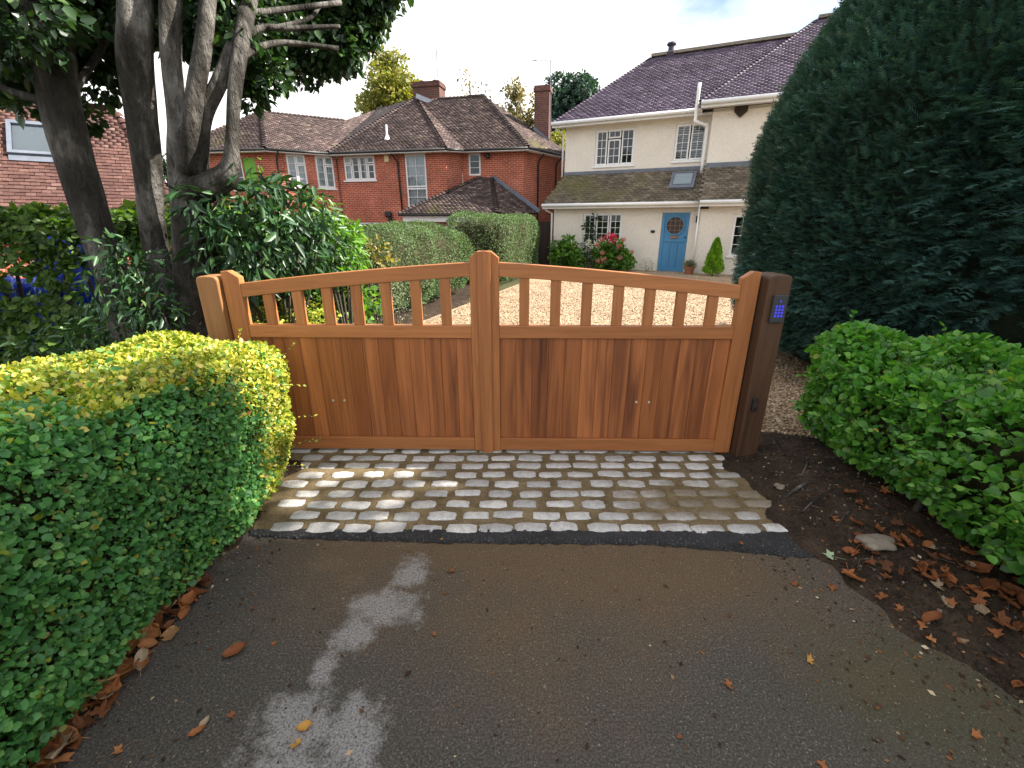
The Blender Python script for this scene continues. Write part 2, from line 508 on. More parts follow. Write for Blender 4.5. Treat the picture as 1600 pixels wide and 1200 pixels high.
def mat_glass():
    m, nt, out = newmat('window_glass')
    tr = node(nt, 'ShaderNodeBsdfTransparent', {'Color': (0.72, 0.78, 0.80, 1)})
    gl = node(nt, 'ShaderNodeBsdfGlossy', {'Color': (0.95, 0.97, 1, 1), 'Roughness': 0.02})
    fr = node(nt, 'ShaderNodeFresnel', {'IOR': 1.5})
    f = math_(nt, 'ADD', fr.outputs[0], 0.015)
    mx = node(nt, 'ShaderNodeMixShader', {0: f, 1: tr.outputs[0], 2: gl.outputs[0]})
    nt.links.new(mx.outputs[0], out.inputs[0])
    return m


M['glass'] = mat_glass()


def mat_brick(nm='red_brick', ca=(0.42, 0.085, 0.036, 1), cb=(0.30, 0.058, 0.030, 1), cm=(0.46, 0.30, 0.24, 1)):
    m, nt, out = newmat(nm)
    uv = node(nt, 'ShaderNodeTexCoord').outputs['UV']
    b = node(nt, 'ShaderNodeTexBrick', {'Vector': uv, 'Color1': ca, 'Color2': cb, 'Mortar': cm, 'Scale': 1.0,
                                        'Mortar Size': 0.010, 'Mortar Smooth': 0.2, 'Bias': -0.1, 'Brick Width': 0.225, 'Row Height': 0.075})
    v = coords(nt, 'pos')
    c = mixc(nt, 1.0, b.outputs[0], ramp(nt, noise(nt, v, 1.2, 4.0), [(0.3, 0.75), (0.7, 1.2)]), 'MULTIPLY')
    c = mixc(nt, 1.0, c, ramp(nt, noise(nt, v, 14.0, 3.0), [(0.3, 0.75), (0.7, 1.25)]), 'MULTIPLY')
    pbsdf(nt, out, c, 0.85, bumpn(nt, math_(nt, 'SUBTRACT', 1.0, b.outputs[1]), 0.6, 0.008), 0.3)
    return m


M['brick'] = mat_brick()
M['chimney_brick'] = mat_brick('sooty_brick', (0.13, 0.048, 0.036, 1), (0.085, 0.036, 0.032, 1), (0.15, 0.11, 0.095, 1))


def blob(nt, px, py, cx, cy, rx, ry):
    a = math_(nt, 'DIVIDE', math_(nt, 'SUBTRACT', px, cx), rx)
    b = math_(nt, 'DIVIDE', math_(nt, 'SUBTRACT', py, cy), ry)
    d = math_(nt, 'SQRT', math_(nt, 'ADD', math_(nt, 'MULTIPLY', a, a), math_(nt, 'MULTIPLY', b, b)))
    return math_(nt, 'SUBTRACT', 1.0, d)


def mat_asphalt():
    m, nt, out = newmat('worn_asphalt')
    v = coords(nt, 'pos')
    sp = node(nt, 'ShaderNodeSeparateXYZ', {0: v})
    px, py = sp.outputs[0], sp.outputs[1]
    ag = node(nt, 'ShaderNodeTexVoronoi', {'Vector': v, 'Scale': 230.0}, feature='F1')
    agc = node(nt, 'ShaderNodeSeparateColor', {0: ag.outputs['Color']})
    n1 = noise(nt, v, 1.3, 5.0, 0.6)
    n2 = noise(nt, v, 9.0, 6.0, 0.65)
    n3 = noise(nt, v, 120.0, 4.0, 0.7)
    c = ramp(nt, n3, [(0.3, (0.025, 0.0225, 0.020)), (0.5, (0.058, 0.053, 0.046)), (0.7, (0.135, 0.124, 0.108))])
    # brown mud film in the middle and towards the apron
    mud = math_(nt, 'ADD', blob(nt, px, py, 0.30, 2.05, 2.0, 1.15), math_(nt, 'MULTIPLY', math_(nt, 'SUBTRACT', n1, 0.5), 1.6))
    mud = ramp(nt, mud, [(0.0, 0.0), (0.7, 0.82)])
    c = mixc(nt, mud, c, ramp(nt, n3, [(0.3, (0.060, 0.038, 0.021)), (0.7, (0.175, 0.117, 0.066))]))
    # greenish algae low right
    alg = ramp(nt, math_(nt, 'ADD', blob(nt, px, py, 1.6, 1.15, 0.75, 0.5), math_(nt, 'MULTIPLY', math_(nt, 'SUBTRACT', n2, 0.5), 0.9)), [(0.1, 0.0), (0.7, 0.5)])
    c = mixc(nt, alg, c, (0.055, 0.052, 0.02))
    # pale cement stains
    wob = math_(nt, 'MULTIPLY', math_(nt, 'SUBTRACT', math_(nt, 'ADD', math_(nt, 'MULTIPLY', n2, 0.75), math_(nt, 'MULTIPLY', noise(nt, v, 32.0, 5.0, 0.7), 0.45)), 0.6), 2.6)
    st = None
    for cx, cy, rx, ry in ((-0.50, 1.80, 0.09, 0.10), (-0.57, 1.58, 0.15, 0.10), (-0.68, 1.45, 0.08, 0.09), (-0.74, 1.28, 0.05, 0.07), (-0.76, 1.07, 0.13, 0.12), (-0.54, 1.04, 0.10, 0.13), (-0.68, 0.90, 0.24, 0.10)):
        bb = blob(nt, px, py, cx, cy, rx * 1.3, ry * 1.3)
        st = bb if st is None else math_(nt, 'MAXIMUM', st, bb)
    st = ramp(nt, math_(nt, 'ADD', st, wob), [(0.02, 0.0), (0.55, 0.85)])
    st = math_(nt, 'MULTIPLY', st, ramp(nt, n3, [(0.34, 0.1), (0.56, 1.0)]))
    c = mixc(nt, st, c, (0.29, 0.28, 0.275))
    # light grit
    grit = ramp(nt, agc.outputs[0], [(0.985, 0.0), (0.992, 0.5)])
    c = mixc(nt, grit, c, (0.30, 0.27, 0.22))
    h = math_(nt, 'ADD', math_(nt, 'MULTIPLY', ag.outputs['Distance'], -0.8), n3)
    pbsdf(nt, out, c, ramp(nt, n2, [(0.3, 0.78), (0.7, 0.92)]), bumpn(nt, h, 0.55, 0.004), 0.25)
    return m


M['asphalt'] = mat_asphalt()


def mudmask(nt, v):
    """sandy slurry washed over the right hand end of the apron"""
    sp = node(nt, 'ShaderNodeSeparateXYZ', {0: v})
    n = noise(nt, v, 3.2, 5.0, 0.6)
    a = blob(nt, sp.outputs[0], sp.outputs[1], 1.35, 2.42, 0.95, 0.36)
    return ramp(nt, math_(nt, 'ADD', a, math_(nt, 'MULTIPLY', math_(nt, 'SUBTRACT', n, 0.5), 2.0)), [(0.05, 0.0), (0.65, 0.85)])


def mat_sett():
    m, nt, out = newmat('granite_sett')
    v = coords(nt, 'pos')
    c = ramp(nt, noise(nt, v, 26.0, 6.0, 0.7), [(0.3, (0.34, 0.335, 0.33)), (0.7, (0.54, 0.53, 0.52))])
    c = mixc(nt, 1.0, c, ramp(nt, noise(nt, v, 160.0, 2.0, 0.6), [(0.3, 0.7), (0.7, 1.3)]), 'MULTIPLY')
    oi = node(nt, 'ShaderNodeObjectInfo')
    c = mixc(nt, 1.0, c, ramp(nt, oi.outputs['Random'], [(0, 0.80), (1, 1.18)]), 'MULTIPLY')
    tcg = node(nt, 'ShaderNodeTexCoord').outputs['Object']
    so_ = node(nt, 'ShaderNodeSeparateXYZ', {0: tcg})
    ex = math_(nt, 'MAXIMUM', math_(nt, 'DIVIDE', math_(nt, 'ABSOLUTE', so_.outputs[0]), 0.088), math_(nt, 'DIVIDE', math_(nt, 'ABSOLUTE', so_.outputs[1]), 0.047))
    ed = ramp(nt, math_(nt, 'ADD', ex, math_(nt, 'MULTIPLY', math_(nt, 'SUBTRACT', noise(nt, v, 22.0, 4.0), 0.5), 1.2)), [(1.05, 0.0), (1.5, 0.8)])
    mm = math_(nt, 'MAXIMUM', mudmask(nt, v), ed)
    c = mixc(nt, mm, c, ramp(nt, noise(nt, v, 45.0), [(0.3, (0.12, 0.088, 0.05)), (0.7, (0.20, 0.155, 0.095))]))
    pbsdf(nt, out, c, 0.75, bumpn(nt, noise(nt, v, 55.0, 5.0, 0.7), 0.7, 0.006), 0.4)
    return m


M['sett'] = mat_sett()
M['bed'] = surf('sandy_mortar', [(0.3, (0.10, 0.073, 0.038)), (0.5, (0.15, 0.112, 0.062)), (0.7, (0.22, 0.168, 0.10))], 6, 0.9, 0.8, 60, 0.008, mode='pos', spec=0.2, fine=(90, 0.3))


def mat_gravel():
    m, nt, out = newmat('golden_gravel')
    v = coords(nt, 'pos')
    vo = node(nt, 'ShaderNodeTexVoronoi', {'Vector': v, 'Scale': 42.0}, feature='F1')
    s = node(nt, 'ShaderNodeSeparateColor', {0: vo.outputs['Color']})
    c = ramp(nt, s.outputs[0], [(0, (0.15, 0.095, 0.052)), (0.4, (0.31, 0.21, 0.125)), (0.8, (0.43, 0.32, 0.21)), (1, (0.56, 0.47, 0.36))])
    c = mixc(nt, 1.0, c, ramp(nt, noise(nt, v, 1.1, 4.0), [(0.3, 0.8), (0.7, 1.15)]), 'MULTIPLY')
    pbsdf(nt, out, c, 0.85, bumpn(nt, math_(nt, 'SUBTRACT', 1.0, vo.outputs['Distance']), 1.0, 0.02), 0.3)
    return m


M['gravel'] = mat_gravel()
M['pebble'] = leafmat('pebble', [(0, (0.15, 0.095, 0.052)), (0.4, (0.31, 0.21, 0.125)), (0.8, (0.43, 0.32, 0.21)), (1, (0.58, 0.49, 0.38))], 0.8, 0.0, 0.3)
M['clod'] = leafmat('soil_clod', [(0, (0.018, 0.013, 0.009)), (0.8, (0.065, 0.045, 0.032)), (1, (0.26, 0.22, 0.18))], 0.95, 0.0, 0.1)
M['tar_chip'] = leafmat('tarmac_chip', [(0, (0.010, 0.010, 0.011)), (0.7, (0.03, 0.03, 0.033)), (1, (0.12, 0.12, 0.125))], 0.55, 0.0, 0.5)
M['grit'] = leafmat('grit', [(0, (0.05, 0.045, 0.04)), (0.6, (0.16, 0.13, 0.10)), (1, (0.28, 0.25, 0.20))], 0.8, 0.0, 0.3)


def mat_emit(name, col, st):
    m, nt, out = newmat(name)
    pbsdf(nt, out, (0.02, 0.02, 0.05), 0.4, None, 0.5, 0, (col, st))
    return m


M['key_blue'] = mat_emit('blue_lit_key', (0.06, 0.06, 1.0), 0.28)
M['keypad'] = surf('keypad_case', [(0.3, (0.035, 0.037, 0.045)), (0.7, (0.05, 0.052, 0.06))], 6, 0.35, 0)

# ------------------------------------------------------------------ scattering
LEAF = (np.array([(0, 0, 0), (.30, .28, .07), (.24, .68, .05), (0, 1, -.08), (-.24, .68, .05), (-.30, .28, .07)]), np.array([(0, 1, 2, 3), (0, 3, 4, 5)]))
LEAFW = (np.array([(0, 0, 0), (.40, .30, .09), (.33, .70, .06), (0, 1, -.10), (-.33, .70, .06), (-.40, .30, .09)]), np.array([(0, 1, 2, 3), (0, 3, 4, 5)]))
LEAFN = (np.array([(0, 0, 0), (.15, .35, .05), (.12, .7, .02), (0, 1, -.12), (-.12, .7, .02), (-.15, .35, .05)]), np.array([(0, 1, 2, 3), (0, 3, 4, 5)]))
RHOMB = (np.array([(0, 0, 0), (.28, .5, .05), (0, 1, -.05), (-.28, .5, .05)]), np.array([(0, 1, 2, 3)]))
NEEDLE = (np.array([(0, 0, 0), (.07, .5, .02), (0, 1, 0), (-.07, .5, .02)]), np.array([(0, 1, 2, 3)]))


def yew_shoot():
    V, F = [], []
    n = 5
    for i in range(n):
        y = 0.06 + 0.86 * i / n
        l = 0.26 * (1 - 0.5 * (i / n) ** 2)
        zc = -0.10 * (y ** 2)
        for sg in (-1, 1):
            b = len(V)
            V += [(0, y - 0.03, zc), (sg * l, y + 0.16, zc + 0.03), (0, y + 0.085, zc)]
            F.append((b, b + 1, b + 2) if sg > 0 else (b, b + 2, b + 1))
    b = len(V)
    V += [(-.012, 0, 0), (.012, 0, 0), (0, 1.0, -.10)]
    F.append((b, b + 1, b + 2))
    return np.array(V), np.array(F)


YEW = yew_shoot()
OCTA = (np.array([(1, 0, 0), (0, 1, 0), (-1, 0, 0), (0, -1, 0), (0, 0, .7), (0, 0, -.7)]), np.array([(0, 1, 4), (1, 2, 4), (2, 3, 4), (3, 0, 4), (1, 0, 5), (2, 1, 5), (3, 2, 5), (0, 3, 5)]))


def nz(a):
    return a / np.maximum(np.linalg.norm(a, axis=1, keepdims=True), 1e-6)


def basis(y, n):
    y = nz(y)
    z = n - y * np.sum(n * y, axis=1, keepdims=True)
    bad = np.linalg.norm(z, axis=1) < 1e-3
    z[bad] = np.cross(y[bad], np.array([0.3, 0.5, 0.8]))
    z = nz(z)
    x = np.cross(y, z)
    return np.stack([x, y, z], axis=2)     # columns


CAMP = np.array([0, 0, CAMH])


def scatter(name, tm, pos, ydir, nrm, size, mat, parent, tint=None, singles=0, single_name='leaf', out=None):
    """many copies of a small template in one mesh; the `singles` that show largest become parts of their own"""
    V, F = tm
    N = len(pos)
    size = np.broadcast_to(np.asarray(size, float), (N,)).copy()
    if tint is None:
        tint = RNG.random(N)
    B = basis(ydir, nrm)
    if singles:
        tocam = CAMP - pos
        d = np.linalg.norm(tocam, axis=1)
        score = size / d
        if out is not None:
            score = score * (out > 0)
        # keep to what the camera sees
        rel = pos - CAMP
        dep = rel[:, 1] * CT - rel[:, 2] * ST
        up = rel[:, 1] * ST + rel[:, 2] * CT
        with np.errstate(divide='ignore', invalid='ignore'):
            inside = (dep > 0.2) & (np.abs(rel[:, 0] / dep) < 1.12) & (np.abs(up / dep) < 0.84)
        score = score * inside
        idx = np.argsort(-score)[:singles]
        keep = np.ones(N, bool)
        keep[idx] = False
        vars_ = []
        for k in range(8):
            me = bpy.data.meshes.new(single_name)
            me.from_pydata([tuple(p) for p in V], [], [tuple(int(i) for i in f) for f in F])
            at = me.attributes.new('tint', 'FLOAT', 'POINT')
            at.data.foreach_set('value', np.full(len(V), (k + 0.5) / 8.3, np.float32))
            me.materials.append(mat)
            vars_.append(me)
        for i in idx:
            b = B[i] * size[i]
            mm = Matrix(((b[0, 0], b[0, 1], b[0, 2], pos[i, 0]), (b[1, 0], b[1, 1], b[1, 2], pos[i, 1]), (b[2, 0], b[2, 1], b[2, 2], pos[i, 2]), (0, 0, 0, 1)))
            link(single_name, vars_[int(tint[i] * 7.99)], None, parent, None, mm)
        pos, B, size, tint = pos[keep], B[keep], size[keep], tint[keep]
        N = len(pos)
    W = np.einsum('nij,kj->nki', B, V) * size[:, None, None] + pos[:, None, :]
    k = len(V)
    FF = (F[None] + (np.arange(N) * k)[:, None, None]).reshape(-1, F.shape[1])
    return bulk(name, W.reshape(-1, 3), FF, mat, parent, 'stuff', np.repeat(tint, k))


def wob(p, s=1.0):
    return (np.sin(p[:, 0] * 3.1 * s + 1.3) * np.sin(p[:, 1] * 2.7 * s + .4) + 0.6 * np.sin(p[:, 0] * 6.7 * s + p[:, 2] * 5.2 * s) + 0.5 * np.sin(p[:, 1] * 7.9 * s - p[:, 2] * 4.3 * s + 2.0) + 0.4 * np.sin(p[:, 2] * 9.1 * s + p[:, 0] * 4.0 * s))


def rbox(n, half, pexp=6.0, bottom=False):
    hx, hy, hz = half
    A = np.array([hy * hz, hy * hz, hx * hz, hx * hz, hx * hy, hx * hy * (1.0 if bottom else 0.15)])
    f = RNG.choice(6, n, p=A / A.sum())
    p = RNG.uniform(-1, 1, (n, 3))
    ax = f // 2
    p[np.arange(n), ax] = np.where(f % 2 == 0, 1, -1)
    p[f == 4, 2] = 1
    p[f == 5, 2] = -1
    r = (np.abs(p) ** pexp).sum(1) ** (1 / pexp)
    p = p / r[:, None]
    nr = np.sign(p) * np.abs(p) ** (pexp - 1) / np.array(half)
    return p * np.array(half), nz(nr)


def rot2(p, a):
    c, s = math.cos(a), math.sin(a)
    q = p.copy()
    q[:, 0] = p[:, 0] * c - p[:, 1] * s
    q[:, 1] = p[:, 0] * s + p[:, 1] * c
    return q


def core(name, half, c, ang, mat, parent, shrink=0.82, pexp=6.0, bump=0.03, warp=None):
    bm = bmesh.new()
    bmesh.ops.create_cube(bm, size=2.0)
    bmesh.ops.subdivide_edges(bm, edges=bm.edges, cuts=9, use_grid_fill=True)
    P = np.array([v.co[:] for v in bm.verts])
    r = (np.abs(P) ** pexp).sum(1) ** (1 / pexp)
    P = P / r[:, None] * np.array(half) * shrink
    P += nz(P) * (wob(P + np.array(c), 2.0) * bump)[:, None]
    P = rot2(P, ang) + np.array(c)
    if warp:
        P = warp(P)
    for v, q in zip(bm.verts, P):
        v.co = q
    me = bpy.data.meshes.new(name)
    bm.to_mesh(me)
    bm.free()
    me.materials.append(mat)
    return link(name, me, None, parent)


def hedge_pts(n, half, c, ang, pexp=6.0, depth=0.05, rough=0.03, warp=None, fs=1.0):
    p, nr = rbox(n, half, pexp)
    w = wob(p + np.array(c), fs)
    dep = RNG.exponential(depth, n)
    p = p + nr * (w * rough - dep)[:, None]
    p = rot2(p, ang) + np.array(c)
    nr = rot2(nr, ang)
    if warp:
        p = warp(p)
    return p, nr, dep


def leafdirs(nr, spread=0.8, up=0.25, droop=0.0):
    n = len(nr)
    rnd = nz(RNG.normal(size=(n, 3)))
    y = nz(nr * 0.55 + rnd * spread + np.array([0, 0, up - droop]))
    z = nz(nr * 0.8 + nz(RNG.normal(size=(n, 3))) * 0.6 + np.array([0, 0, 0.5]))
    return y, z


def sticks(name, n, half, c, ang, mat, parent, r=0.004, L=(0.1, 0.3), warp=None):
    p, nr, _ = hedge_pts(n, half, c, ang, depth=0.06, warp=warp)
    mb = MB()
    for i in range(n):
        d = Vector(nr[i]) * 0.6 + Vector(RNG.normal(size=3)) * 0.5 + Vector((0, 0, 0.5))
        d.normalize()
        l = random.uniform(*L)
        a = Vector(p[i])
        mb.tube([a - d * l * 0.7, a - d * l * .2 + Vector(RNG.normal(size=3)) * 0.01, a + d * l * 0.3], [r, r * .8, r * .4], 4, cap=False)
    return mb.build(name, mat, parent, kind='stuff')


# =================================================================== SETTING
def sheet(name, pts, z, mat, nsub=0):
    mb = MB()
    mb.add([(x, y, z) for x, y in pts], [tuple(range(len(pts)))])
    return mb.build(name, mat, None, kind='structure')


def gridsheet(name, x0, x1, y0, y1, nx, ny, hf, mat):
    X, Y = np.meshgrid(np.linspace(x0, x1, nx), np.linspace(y0, y1, ny))
    P = np.stack([X.ravel(), Y.ravel(), hf(X.ravel(), Y.ravel())], 1)
    i = np.arange(nx * ny).reshape(ny, nx)
    F = np.stack([i[:-1, :-1].ravel(), i[:-1, 1:].ravel(), i[1:, 1:].ravel(), i[1:, :-1].ravel()], 1)
    return bulk(name, P, F, mat, None, 'structure', smooth=True)


ground = sheet('ground', [(-900, -900), (900, -900), (900, 900), (-900, 900)], -0.05, M['lawn'])
drive = sheet('asphalt_drive', [(-3.2, -14), (3.4, -14), (3.4, 2.2), (1.6, 2.25), (-1.7, 2.25), (-3.2, 2.2)], 0.0, M['asphalt'])
gravel = sheet('gravel_drive', [(-1.85, 3.12), (-1.75, 7.6), (-0.6, 11.0), (0.4, 13.9), (1.2, 18.2), (2.4, 21.0), (14, 15), (14, 3.0), (1.72, 3.0)], 0.0, M['gravel'])


def soilh(sign):
    def f(x, y):
        P = np.stack([x, y, x * 0], 1)
        e = 1.55 + 0.28 * np.clip((1.9 - y) / 0.7, 0, 1.3) if sign > 0 else 1.52 + 0 * y
        t = np.clip((np.abs(x) - e + 0.04 * np.sin(y * 9 + 1) + 0.025 * np.sin(y * 23)) / 0.45, -0.25, 1.0)
        hmax = 0.10 if sign > 0 else 0.06
        if sign > 0:
            t = np.where((y > 3.15 + .06 * np.sin(x * 7)), np.minimum(t, (3.3 + .06 * np.sin(x * 7) - y) / .15 * t), t)
            t = np.clip(t, -.4, 1)
        return np.where(t < 0, t * 0.12 - 0.002, hmax * t ** 0.8) + 0.012 * wob(P, 2.6) * np.clip(t, 0, 1) + 0.006 * wob(P, 9) * np.clip(t, 0, 1)
    return f


soil_r = gridsheet('soil_verge', 1.3, 7.5, -2.0, 6.5, 150, 200, soilh(1), M['soil'])
soil_l = gridsheet('soil_verge', -7.5, -1.35, -2.0, 2.9, 120, 110, soilh(-1), M['soil'])
bed_soil = gridsheet('garden_bed', -9.5, -1.0, 2.9, 18.0, 90, 150, lambda x, y: np.where(x > -1.95 + np.clip(y - 7.2, 0, 20) * 0.31, -0.045, 0.015 + 0.012 * wob(np.stack([x, y, x * 0], 1), 1.5)), M['soil'])

# cobbled apron: mortar bed with single setts
apron = sheet('cobbled_apron', [(-1.46, 2.085), (1.64, 2.075), (1.74, 3.09), (-1.95, 3.12)], 0.006, M['bed'])


def sett_mesh(k):
    rs = random.Random(100 + k)
    hx, hy = 0.084 + rs.uniform(-.008, .007), 0.043 + rs.uniform(-.004, .004)
    out = []
    n = 14
    for i in range(n):
        a = 2 * math.pi * (i + 0.5) / n
        cx, cy = math.cos(a), math.sin(a)
        r = (abs(cx) ** 9 + abs(cy) ** 9) ** (-1 / 9)
        out.append((cx * r * hx + rs.uniform(-.0055, .0055), cy * r * hy + rs.uniform(-.0055, .0055)))
    mb = MB()
    V = [(x, y, -0.02) for x, y in out] + [(x * 0.985, y * .97, 0.0015 + rs.uniform(-.001, .001)) for x, y in out] + [(x * 0.93, y * .86, 0.0055 + rs.uniform(-.0012, .0012)) for x, y in out] + [(0, 0, 0.006)]
    F = []
    for i in range(n):
        j = (i + 1) % n
        F += [(i, j, n + j, n + i), (n + i, n + j, 2 * n + j, 2 * n + i), (2 * n + i, 2 * n + j, 3 * n)]
    return mb.add(V, F).mesh('sett', M['sett'], smooth=True)


SETTS = [sett_mesh(k) for k in range(12)]
rs = random.Random(5)
for j in range(9):
    y = 2.135 + j * 0.1165
    t = (y - 2.1) / 0.95
    xl, xr = -1.40 - 0.32 * t, 1.60 + 0.09 * t
    x = xl + (0.0 if j % 2 == 0 else 0.1) + rs.uniform(0, .03) + 0.09
    while x < xr - 0.05:
        w = 0.206 + rs.uniform(-.016, .016)
        big = 1.08 if j == 0 else 1.0
        mm = Matrix.Translation((x + rs.uniform(-.008, .008), y + rs.uniform(-.007, .007) + 0.006 * math.sin(x * 4 + j), 0.0062 + rs.uniform(-.003, .002))) @ Matrix.Rotation(rs.uniform(-.06, .06) + (math.pi if rs.random() < .5 else 0), 4, 'Z') @ Matrix.Rotation(rs.uniform(-.015, .015), 4, 'X') @ Matrix.Diagonal((rs.uniform(.88, 1.04) * big, rs.uniform(.84, 1.02) * big, 1, 1))
        link('sett', rs.choice(SETTS), None, apron, None, mm)
        x += w

# strip of fresh tarmac against the setts
top, bot = [], []
for i in range(141):
    u = 393 + (1288 - 393) * i / 140
    k = i / 140
    v0 = 829 + 4 * k + rs.uniform(-1.2, 1.2) - (6 if u > 1235 else 0)
    v1 = np.interp(u, [393, 440, 700, 900, 1040, 1130, 1200, 1260, 1290], [838, 842, 849, 851, 853, 862, 868, 872, 866]) + rs.uniform(-1.8, 1.8)
    top.append(gpt(u, v0))
    bot.append(gpt(u, v1))
V, F = [], []
for i in range(141):
    a, b = top[i], bot[i]
    V += [(a.x, a.y, 0.0085 + rs.uniform(0, .003)), ((a.x + b.x) / 2, (a.y + b.y) / 2, 0.009 + rs.uniform(0, .003)), (b.x, b.y, 0.0035)]
for i in range(140):
    F += [(3 * i + 1, 3 * i + 4, 3 * i + 3, 3 * i), (3 * i + 2, 3 * i + 5, 3 * i + 4, 3 * i + 1)]
tar = bulk('tarmac_strip', V, F, M['tar'], None, 'structure', smooth=True)

TAR_TOP, TAR_BOT = top, bot

# =================================================================== GATE
GC = Vector((-0.185, 3.035, 0))
GA = R(-0.96)
LW = 1.825


def rail_z(s):
    return 1.418 - 0.055 * s - 0.020 * s * s


def gate_leaf(side, label, LW):
    d = Vector((math.cos(GA), math.sin(GA), 0))
    root = empty('driveway_gate', GC + d * (side * LW), GA, label, 'gate', 'pair of wooden driveway gates')
    XI = LW - .117

    def T(x, y, z):          # x measured from the meeting edge outward
        return (side * x - side * LW, y, z)

    def part(mb, name, mat, parent=root, bevel=0.004, origin=None):
        if side < 0:
            mb.f = [tuple(reversed(f)) for f in mb.f]
        me = mb.mesh(name, mat, False, bevel)
        o = bpy.data.objects.new(name, me)
        COL.objects.link(o)
        o.parent = parent
        return o
    # stiles
    part(MB().prism([(.003, .022), (.098, .022), (.098, 1.442), (.045, 1.484), (.003, 1.484)], 0, .06, T), 'meeting_stile', M['gate_v'])
    part(MB().prism([(XI, .022), (LW, .022), (LW, 1.352), (LW - .05, 1.357), (XI, 1.312)], 0, .06, T), 'hanging_stile', M['gate_v'])
    # curved top rail
    n = 16
    xs = [.098 + (XI - .098) * i / n for i in range(n + 1)]
    poly = [(x, rail_z(x) - .092) for x in xs] + [(x, rail_z(x)) for x in reversed(xs)]
    part(MB().prism(poly, .003, .057, T), 'top_rail', M['gate_h'])
    part(MB().box(.098, XI, .003, .057, .900, .988, T), 'middle_rail', M['gate_h'])
    part(MB().box(.098, XI, .003, .057, .030, .126, T), 'bottom_rail', M['gate_h'])
    for k in range(7):
        x = .268 + k * (XI - .434) / 6
        part(MB().prism([(x - .034, .988), (x + .034, .988), (x + .034, rail_z(x + .034) - .092), (x - .034, rail_z(x - .034) - .092)], .010, .050, T), 'baluster', M['gate_v'], bevel=.003)
    w = (XI - .098) / 14
    rb = random.Random(3 + side)
    for k in range(14):
        x0 = .098 + k * w
        me = MB().box(-w / 2 + .0002, w / 2 - .0002, 0, .022, .1265, .8995).mesh('board', M['board'], False, .0035, 1)
        o = bpy.data.objects.new('board', me)
        COL.objects.link(o)
        o.parent = root
        o.location = (side * (x0 + w / 2) - side * LW, .021 + rb.uniform(-.001, .001), 0)
    for x in ((1.095, 1.187) if side > 0 else (1.139, 1.054)):
        mb = MB()
        mb.tube([T(x, .0225, .421), T(x, .016, .421), T(x, .013, .421)], [.0085, .0085, .005], 12)
        me = mb.mesh('bolt_head', M['steel'], True)
        o = bpy.data.objects.new('bolt_head', me)
        COL.objects.link(o)
        o.parent = root
    if side < 0:     # cover strip over the joint is fixed to this leaf
        mb = MB().prism([(-.043, .018), (.043, .018), (.043, 1.481), (.0, 1.487), (-.043, 1.481)], -.020, -.0005, T)
        part(mb, 'cover_strip', M['gate_v'], bevel=.003)
    return root


gate_leaf(-1, 'left leaf of the wooden driveway gate, partly hidden by the clipped hedge', 1.768)
gate_leaf(1, 'right leaf of the wooden driveway gate, next to the post with the keypad', 1.825)


def gate_post(side, label, mat, h, LW, wid, fwd):
    d = Vector((math.cos(GA), math.sin(GA), 0))
    x0 = LW + .012
    c = GC + d * (side * (x0 + wid / 2))
    root = empty('gate_post', (c.x, c.y, 0), GA, label, 'post', 'posts of the driveway gate')
    # rounded top, front to back and at the shoulders
    n, V, F = 10, [], []
    hw, y0, y1 = wid / 2, -fwd, .115
    mb = MB()
    prof = [(-hw, -.1), (hw, -.1)]
    m_ = 8
    arc = []
    for i in range(m_ + 1):
        a = math.pi * i / m_
        xx = hw * math.cos(a)
        arc.append((hw * math.copysign(abs(math.cos(a)) ** .55, math.cos(a)), h - .035 + .035 * abs(math.sin(a)) ** .8))
    mb.prism(prof + arc, y0, y1)
    me = mb.mesh('shaft', mat, False, .010, 3)
    o = bpy.data.objects.new('shaft', me)
    COL.objects.link(o)
    o.parent = root
    return root


gate_post(-1, 'light brown rounded wooden gate post at the tree trunk, behind the clipped hedge', M['post'], 1.325, 1.768, .145, .035)
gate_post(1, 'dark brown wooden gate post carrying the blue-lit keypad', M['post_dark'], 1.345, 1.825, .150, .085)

# keypad and photocell on the right post
gd = Vector((math.cos(GA), math.sin(GA), 0))
gn = Vector((math.sin(GA), -math.cos(GA), 0))
kc = GC + gd * (LW + .012 + .085) + gn * .086
kp = empty('entry_keypad', (kc.x, kc.y, 1.125), GA, 'small grey entry keypad with blue-lit keys on the right gate post', 'keypad')


def kpart(mb, name, mat, bevel=0, parent=kp):
    me = mb.mesh(name, mat, False, bevel)
    o = bpy.data.objects.new(name, me)
    COL.objects.link(o)
    o.parent = parent
    return o


kpart(MB().box(-.045, .045, -.024, 0, -.085, .095), 'case', M['keypad'], .005)
SEG = {'1': [(0, 1, 0, -1)], '2': [(-1, 1, 1, 1), (1, 1, 1, 0), (1, 0, -1, 0), (-1, 0, -1, -1), (-1, -1, 1, -1)]}
for r_ in range(4):
    for c_ in range(3):
        x, z = (c_ - 1) * .020, .022 - r_ * .021
        kpart(MB().box(x - .0062, x + .0062, -.0270, -.0245, z - .0072, z + .0072), 'key', M['key_blue'], .001)
# small bell symbol over the keys
kpart(MB().prism([(-.007, .050), (.007, .050), (.004, .054), (.004, .060), (0, .063), (-.004, .060), (-.004, .054)], -.0265, -.0245), 'bell_symbol', M['key_blue'])
pc = GC + gd * (LW + .012 + .055) + gn * .086
ph = empty('gate_photocell', (pc.x, pc.y, .455), GA, 'small black photocell sensor low on the right gate post', 'sensor')
kpart(MB().box(-.017, .017, -.022, 0, -.048, .048), 'case', M['black'], .008, ph)
kpart(MB().box(-.010, .010, -.0245, -.0225, -.02, .03), 'lens', M['lead_glass'], .002, ph)


